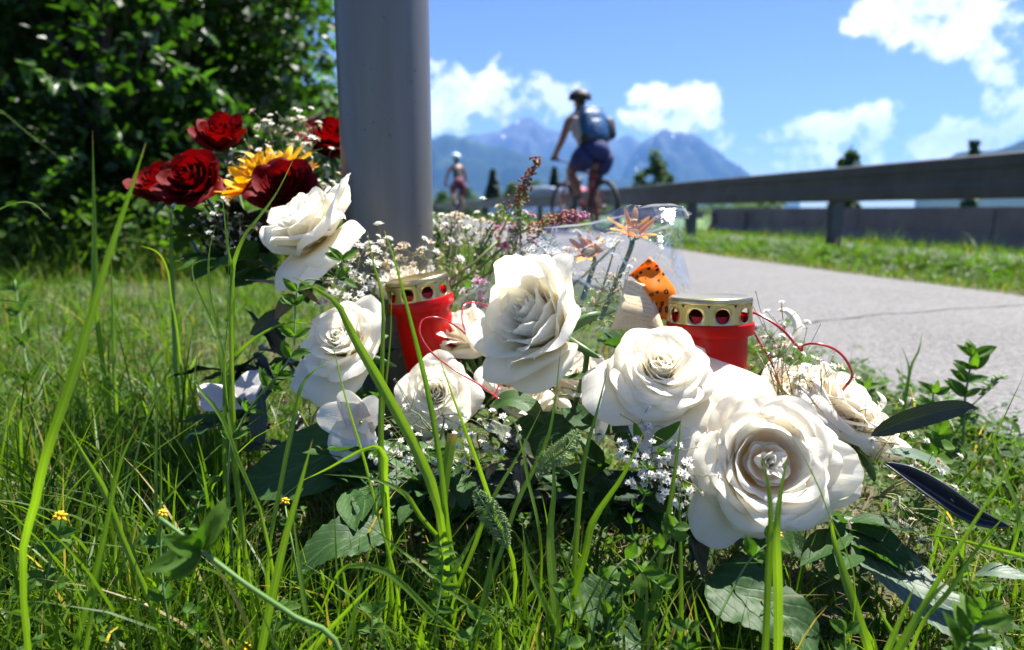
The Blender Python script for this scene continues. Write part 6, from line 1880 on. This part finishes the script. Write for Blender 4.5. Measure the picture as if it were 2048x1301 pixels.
for i, (px, py, lab) in enumerate([(45, 1190, 'low clover plant at the far left below the yellow clover'), (215, 1240, 'low clover plant at the foot of the long left blade'), (395, 1225, 'low clover plant under the blurred pea fan'),
        (560, 1220, 'low clover plant beside the sunlit serrated leaf'), (745, 1225, 'low clover plant under the arching bright blade'), (955, 1240, 'low clover plant in the lower centre grass'), (1130, 1180, 'low clover plant right of the yarrow leaves'),
        (1375, 1260, 'low clover plant left of the sunlit leaf below the largest rose'), (1690, 1265, 'low clover plant between the two leaves at the lower right'), (1960, 1180, 'low clover plant by the right frame edge')]):
    rsx = random.Random(500 + i)
    weed(lab, [(px, py, .44), (px + rsx.uniform(-20, 20), py + 50, .435), (px + rsx.uniform(-20, 20), py + 140, .43)], [.02, .3, .6], .011, 700 + i, leafm=lfo, name='clover_plant')
# feathery yarrow leaf
def yarrow(label, spine, L, seed):
    rs = random.Random(seed)
    P = [W(*q) for q in spine]; cp = crom(P, 30)
    root = empty('yarrow_leaf', P[-1], label, 'weed')
    MB().tube(cp, .0007, 5, cap=False).build('rib', MT['pea_stem'], root)
    fb = MB()
    for i in range(1, 29):
        t = (Vector(cp[i + 1 if i < 29 else i]) - Vector(cp[i - 1])).normalized()
        w = L * math.sin(PI * i / 29) ** .6
        for s in (-1, 1):
            sd_ = (t.cross(TW).normalized() * s + Vector((0, 0, rs.uniform(-.3, .5))) - t * .4 + TW * rs.uniform(-.4, .4)).normalized()
            e_ = Vector(cp[i]) + sd_ * w
            fb.tube([cp[i], e_], [.0004, .00025], 4, cap=False)
            for q in (.35, .55, .75, .95):
                b0 = Vector(cp[i]).lerp(e_, q)
                for s2 in (-1, 1):
                    fb.tube([b0, b0 + (sd_ + t * s2 * -1.0 + TW * rs.uniform(-.6, .6)).normalized() * w * .32], [.0004, .0002], 3, cap=False)
    fb.build('leaflets', MT['seedhead'], root)
    return root
yarrow('feathery yarrow leaf in the lower centre, upper one', [(1158, 860, .485), (1130, 900, .48), (1095, 925, .48), (1075, 960, .48)], .008, 1)
yarrow('feathery yarrow leaf lower left of the other one', [(950, 980, .47), (975, 1020, .47), (1000, 1060, .47), (1015, 1100, .47)], .008, 2)
# plantain-like seed head at right
root = empty('seed_spike', W(1985, 760, .86), 'blurred pale green seed spike leaning right at the path edge', 'weed')
MB().tube([W(1890, 900, .86), W(1945, 810, .86), W(1995, 765, .86)], [.0012, .001, .001], 6).build('stem', MT['pea_stem'], root)
sp_ = MB(); rs = random.Random(4)
for k in range(60):
    a = k / 60; c = W(1960 + 42 * a, 790 - 38 * a, .86)
    sp_.tube([c, c + Vector((rs.gauss(0, .004), rs.gauss(0, .004), rs.uniform(0, .006)))], [.0016, .0006], 5)
sp_.build('seeds', MT['seedhead'], root)

# ================================================================ MEADOW BOUQUET IN FILM
def spike(label, p0, p1, n, size, seed, m='brown', cat='flower', name='dock_spike', px=True, r=.006):
    rs = random.Random(seed)
    a, b = W(*p0), W(*p1)
    root = empty(name, a, label, cat)
    MB().tube([a, (a + b) / 2 + Vector((0, 0, .003)), b], .0011, 5).build('stem', MT['gyp_stem'], root)
    mb = MB()
    for k in range(n):
        t = .35 + .65 * (k + .5) / n
        c = a.lerp(b, t) + Vector((rs.gauss(0, r), rs.gauss(0, r), rs.gauss(0, r))) * (1.15 - t * .7)
        d = Vector((rs.gauss(0, 1), rs.gauss(0, 1), rs.gauss(0, 1))).normalized() * size
        mb.tube([c - d, c, c + d], [size * .3, size * .8, size * .3], 5)
    mb.build('seeds', MT[m], root)
    return root
spike('rusty brown dock spike pointing up beside the near cyclist', (1000, 470, .80), (1078, 318, .80), 150, .0020, 1)
spike('rusty dock spike lying above the film edge', (1030, 470, .80), (1150, 428, .79), 150, .0020, 2)
spike('pinkish seed head at the end of the lying dock spike', (1090, 445, .79), (1176, 434, .79), 90, .0022, 3, m='pink_petal')
spike('greenish flower spike behind the film', (1040, 520, .82), (1042, 380, .82), 80, .0016, 4, m='seedhead')
spike('pale green flower spike left of the dock', (930, 560, .84), (1000, 420, .84), 90, .0016, 5, m='seedhead')
spike('thin green spike near the foot of the post', (890, 560, .86), (905, 440, .86), 70, .0017, 6, m='seedhead')
spike('second lying brown seed stalk inside the film', (960, 560, .80), (1110, 450, .79), 60, .0016, 7)
gyp('white yarrow umbel beside the metal post', (900, 600, .88), [(872, 430, .86), (890, 436, .86), (905, 450, .86), (915, 445, .86), (925, 455, .86), (900, 470, .86), (880, 480, .86), (935, 480, .86)], 21, size=.0045, dens=9, bud=.3, old=.3, spread=.010)
gyp('pale mixed meadow umbels left of the dock spikes', (960, 620, .84), [(940, 470, .84), (960, 490, .83), (985, 480, .83), (1000, 440, .84), (1010, 425, .84), (960, 440, .85), (1020, 470, .83), (930, 520, .84), (900, 520, .84), (1030, 500, .82)], 22, size=.0042, dens=8, bud=.5, old=.6, spread=.012)
gyp('old meadow flowers tangled behind the tall rose', (1040, 640, .80), [(1050, 490, .80), (1075, 500, .79), (1020, 530, .80), (1100, 480, .79), (1140, 500, .78), (1120, 540, .77), (950, 560, .80), (980, 590, .79), (930, 600, .79)], 23, size=.0042, dens=8, bud=.4, old=.8, spread=.012)
PK = [blossom_mesh('blossom', MT['pink_petal'], seed=31), blossom_mesh('blossom', MT['lilac_petal'], seed=32)]
gyp('small purple and lilac meadow flowers behind the tall rose', (990, 640, .82), [(1015, 475, .81), (1030, 460, .81), (1070, 505, .80), (1080, 520, .79), (1000, 470, .82), (960, 600, .78), (940, 590, .79), (985, 580, .79), (1040, 440, .82)], 24, size=.0050, dens=5, bud=.1, spread=.009, blossoms=PK)
for i, (a, b, c_) in enumerate([('leafy green meadow stems at the foot of the post', (890, 620, .88), (880, 450, .88)), ('green meadow stem crossing behind the film', (950, 640, .85), (1010, 430, .85)), ('green leaves hanging behind the film', (1080, 620, .82), (1090, 470, .82)), ('second leafy green stem right of the post', (920, 620, .90), (930, 470, .90)), ('leafy stem reaching toward the dock spike', (1000, 600, .84), (1040, 410, .84))]):
    twig(a, W(*b), W(*c_), 12, .022, 300 + i, lf, name='meadow_stem', m='pea_stem')
for i, (a, b) in enumerate([((900, 560, .80), (1000, 480, .80)), ((870, 600, .82), (1060, 450, .82)), ((1110, 600, .76), (1240, 480, .74)), ((1120, 660, .74), (1235, 620, .72)), ((1180, 650, .73), (1235, 480, .745))]):
    o = MB().tube([W(*a), (W(*a) + W(*b)) / 2 + Vector((0, 0, -.003)), W(*b)], .0017 if i < 3 else .0011, 6).build('cut_stem', MT['gyp_stem'])
    tag(o, ['short cut green stem beside the lantern inside the film', 'long bare green stem slanting up behind the tall rose', 'green stem of the yellow flower inside the film', 'pale horizontal stem under the film', 'thin stem rising behind the card'][i], 'stem')
sunflower('yellow coneflower with drooping petals under the film highlight', W(1268, 468, .735), view_axis(.1, .7, .6), .030, 21, n=9, mat='orange_petal', disc=.25, name='yellow_flower', stem_to=W(1200, 640, .75))
sunflower('blurred orange yellow flower inside the film left of the coneflower', W(1178, 505, .78), view_axis(-.3, .5, .7), .026, 22, n=11, mat='orange_petal', disc=.35, name='yellow_flower', stem_to=W(1150, 640, .78))
# ---- film
m, nt = newmat('clear crinkled cellophane')
lw = N(nt, 'ShaderNodeLayerWeight', ins={0: .35})
tcn = N(nt, 'ShaderNodeTexCoord')
n1 = N(nt, 'ShaderNodeTexNoise', ins={'Vector': tcn.outputs['Object'], 'Scale': 90.0, 'Detail': 3.0})
bp = N(nt, 'ShaderNodeBump', ins={'Strength': .35, 'Distance': .003, 'Height': n1.outputs[0]})
tr_s = N(nt, 'ShaderNodeBsdfTransparent', ins={0: (.96, .97, .98, 1)})
gl = N(nt, 'ShaderNodeBsdfGlossy', ins={'Color': (.95, .97, 1, 1), 'Roughness': .11, 'Normal': bp.outputs[0]})
tl_ = N(nt, 'ShaderNodeBsdfTranslucent', ins={0: (.9, .93, 1, 1)})
m1 = N(nt, 'ShaderNodeMixShader', ins={0: .18, 1: gl.outputs[0], 2: tl_.outputs[0]})
fac = M2(nt, 'MULTIPLY_ADD', lw.outputs['Facing'], .5, .085, clamp=True)
ms = N(nt, 'ShaderNodeMixShader', ins={0: fac, 1: tr_s.outputs[0], 2: m1.outputs[0]})
N(nt, 'ShaderNodeOutputMaterial', ins={0: ms.outputs[0]})
film_m = m
def film(label, corners, nu, nv, seed, crease, name='cellophane'):
    """crumpled sheet spanning a grid of traced points"""
    rs = np.random.RandomState(seed)
    rows = [crom([W(*q) for q in row], nu) for row in corners]
    G = np.array([crom([rows[k][i] for k in range(len(rows))], nv) for i in range(nu)]).transpose(1, 0, 2)
    D = np.zeros((nv, nu))
    uu, vv = np.meshgrid(np.linspace(0, 1, nu), np.linspace(0, 1, nv))
    for k in range(16):
        a = rs.uniform(0, PI); c, s = math.cos(a), math.sin(a)
        x0, y0 = rs.uniform(0, 1, 2); d = (uu - x0) * c + (vv - y0) * s
        D += rs.uniform(.4, 1) * crease * np.abs(((d * rs.uniform(2, 5)) % 1) - .5)
    D -= D.mean()
    G[:, :, 1] += D; G[:, :, 2] += D * .5
    me = npmesh(name, G.reshape(-1, 3), gridfaces(nv, nu), smooth=False); me.materials.append(film_m)
    return tag(link(name, me), label, 'film')
film('clear crinkled cellophane sheet glinting in the sun around the coneflower', [
    [(1088, 455, .76), (1160, 452, .75), (1215, 430, .74), (1270, 412, .73), (1370, 412, .72), (1378, 436, .72)],
    [(1080, 500, .74), (1160, 500, .72), (1220, 480, .71), (1290, 460, .70), (1345, 445, .71), (1365, 470, .72)],
    [(1120, 560, .72), (1180, 560, .70), (1240, 540, .69), (1300, 520, .69), (1330, 510, .70), (1380, 560, .72)],
    [(1170, 640, .70), (1200, 640, .69), (1250, 620, .69), (1290, 610, .69), (1330, 600, .70), (1390, 640, .72)]], 44, 34, 3, .014)
film('crumpled cellophane lying over the meadow flowers behind the tall rose', [
    [(900, 600, .76), (980, 560, .75), (1050, 480, .75), (1110, 470, .75)],
    [(920, 625, .73), (990, 600, .72), (1060, 560, .72), (1130, 540, .72)],
    [(930, 650, .72), (1000, 650, .71), (1080, 640, .71), (1160, 640, .71)]], 34, 22, 5, .013)
# folded rims of the film, glints put into their whitish colour
m, nt = newmat('whitened cellophane fold')
p = N(nt, 'ShaderNodeBsdfPrincipled', ins={'Base Color': (.85, .88, .92, 1), 'Roughness': .12, 'Specular IOR Level': 1.0})
tr_s = N(nt, 'ShaderNodeBsdfTransparent')
tl_ = N(nt, 'ShaderNodeBsdfTranslucent', ins={0: (.9, .92, .96, 1)})
m1 = N(nt, 'ShaderNodeMixShader', ins={0: .35, 1: p.outputs[0], 2: tl_.outputs[0]})
ms = N(nt, 'ShaderNodeMixShader', ins={0: .45, 1: tr_s.outputs[0], 2: m1.outputs[0]})
N(nt, 'ShaderNodeOutputMaterial', ins={0: ms.outputs[0]})
edge_m = m
for lab, sp, w_ in [('white glinting fold of film slanting down at the right', [(1350, 450, .71), (1335, 480, .71), (1322, 505, .70), (1312, 525, .70)], 5),
                    ('glinting upper edge of the film from its left end to the bright spot', [(1088, 456, .76), (1130, 455, .75), (1175, 450, .745), (1230, 438, .735), (1268, 424, .73)], 6),
                    ('folded upper rim of film at the right top corner', [(1268, 418, .73), (1310, 413, .725), (1340, 412, .722), (1362, 413, .72)], 6),
                    ('short glinting edge at the top right corner of the film', [(1363, 413, .72), (1371, 425, .72), (1378, 437, .72)], 5),
                    ('film fold running diagonally down before the yellow flower', [(1150, 458, .74), (1180, 480, .73), (1220, 508, .72), (1262, 530, .71)], 12),
                    ('film fold running down right behind the tall rose', [(1105, 500, .73), (1130, 530, .72), (1165, 565, .71), (1200, 590, .70)], 9),
                    ('long film crease over the grey card and orange ribbon', [(1215, 470, .72), (1245, 520, .70), (1262, 545, .69)], 5),
                    ('short bright crinkle on the film left of the coneflower', [(1196, 462, .73), (1215, 474, .73), (1232, 470, .73)], 5),
                    ('tiny glinting crinkle of film beside the tilted lantern', [(918, 590, .73), (926, 580, .73), (934, 575, .73)], 6),
                    ('thin bright crinkle under the right corner of the film', [(1300, 500, .71), (1325, 476, .71), (1352, 462, .71)], 4),
                    ('film crease between the coneflower and the top right corner', [(1280, 470, .72), (1320, 460, .72), (1350, 448, .72)], 8)]:
    o = ribbon_leaf('film_fold', lab, sp, w_, edge_m, up=TW + Vector((.3, 0, .6)), fold=.6, cat='film', nl=14, wavy=.2, shape=.9)
# ---- orange ribbon, paper card
m, nt = newmat('orange ribbon with printed flowers')
uvn = N(nt, 'ShaderNodeUVMap')
mpv = N(nt, 'ShaderNodeMapping', ins={'Vector': uvn.outputs[0], 'Scale': (3.6, 9.0, 1)})
vo = N(nt, 'ShaderNodeTexVoronoi', ins={'Vector': mpv.outputs[0], 'Scale': 1.0, 'Randomness': .55})
nz = N(nt, 'ShaderNodeTexNoise', ins={'Vector': uvn.outputs[0], 'Scale': 30.0, 'Detail': 3.0})
dd = M2(nt, 'MULTIPLY_ADD', M2(nt, 'SUBTRACT', nz.outputs[0], .5), .28, vo.outputs['Distance'])
fl_ = M2(nt, 'MULTIPLY', M2(nt, 'LESS_THAN', dd, .33), M2(nt, 'GREATER_THAN', dd, .12))
mx = N(nt, 'ShaderNodeMix', data_type='RGBA', ins={0: fl_, 6: (.95, .34, .008, 1), 7: (.16, .012, .002, 1)})
p = N(nt, 'ShaderNodeBsdfPrincipled', ins={'Base Color': mx.outputs[2], 'Roughness': .45})
t_ = N(nt, 'ShaderNodeBsdfTranslucent'); nt.links.new(mx.outputs[2], t_.inputs[0])
ms = N(nt, 'ShaderNodeMixShader', ins={0: .6, 1: p.outputs[0], 2: t_.outputs[0]})
N(nt, 'ShaderNodeOutputMaterial', ins={0: ms.outputs[0]})
rib_m = m
def strip3(name, label, rows, m, cat, n1_=22, n2_=9, thick=.0004, wav=.0025):
    """rows: left and right traced edges"""
    a = crom([W(*q) for q in rows[0]], n1_); b = crom([W(*q) for q in rows[1]], n1_)
    V = []; uv = []
    for i in range(n1_):
        for k in range(n2_):
            q = k / (n2_ - 1)
            p_ = a[i] * (1 - q) + b[i] * q
            p_ = p_ + np.array([0, 1, .3]) * wav * math.sin(PI * q + .6) * math.sin(i / n1_ * 9)
            V.append(tuple(p_)); uv.append((q, i / (n1_ - 1)))
    me = npmesh(name, V, gridfaces(n1_, n2_), uv); me.materials.append(m)
    o = link(name, me); md = o.modifiers.new('s', 'SOLIDIFY'); md.thickness = thick
    return tag(o, label, cat)
strip3('orange_ribbon', 'orange ribbon printed with dark little flowers left of the right lantern', [
    [(1256, 552, .66), (1272, 562, .658), (1290, 580, .655), (1304, 605, .65), (1312, 645, .645)],
    [(1300, 514, .665), (1314, 528, .662), (1330, 552, .66), (1352, 588, .655), (1342, 640, .65)]], rib_m, 'ribbon', wav=.006, n1_=30)
# paper card with lines of faint handwriting
m = pbr('cream paper', (.74, .60, .38), rough=.8, noise=30, col2=(.70, .55, .34))
card = strip3('paper_card', 'cream paper card with slanting lines of faint handwriting beside the orange ribbon', [
    [(1252, 558, .655), (1222, 660, .645)],
    [(1298, 572, .655), (1332, 668, .645)]], m, 'card', n1_=16, n2_=9)
ink = pbr('grey ink', (.12, .10, .09), .8)
rs = random.Random(8)
mbi = MB()
def bil(u, v):
    tl2 = W(1252, 560, .646); tr2 = W(1298, 574, .646); bl2 = W(1222, 660, .636); br2 = W(1332, 668, .636)
    ml = (tl2 + bl2) / 2; mr = (tr2 + br2) / 2
    a = tl2.lerp(ml, v * 2) if v < .5 else ml.lerp(bl2, v * 2 - 1)
    b = tr2.lerp(mr, v * 2) if v < .5 else mr.lerp(br2, v * 2 - 1)
    return a.lerp(b, u)
for k in range(9):
    v0 = .08 + .095 * k
    pts = []
    for i in range(40):
        u = .14 + .72 * i / 39
        if rs.random() < .12 and len(pts) > 3:
            mbi.tube(pts, .00018, 3, cap=False); pts = []
            continue
        v = v0 + .12 * (u - .5) + .016 * math.sin(i * 2.3 + k) + rs.uniform(-.008, .008)
        pts.append(bil(u, min(.97, max(0.01, v))))
    if len(pts) > 3: mbi.tube(pts, .00018, 3, cap=False)
o = mbi.build('handwriting', ink, card); o.matrix_parent_inverse = Matrix.Identity(4)
print('petals', PET_N[0], 'objects', len(C.objects))
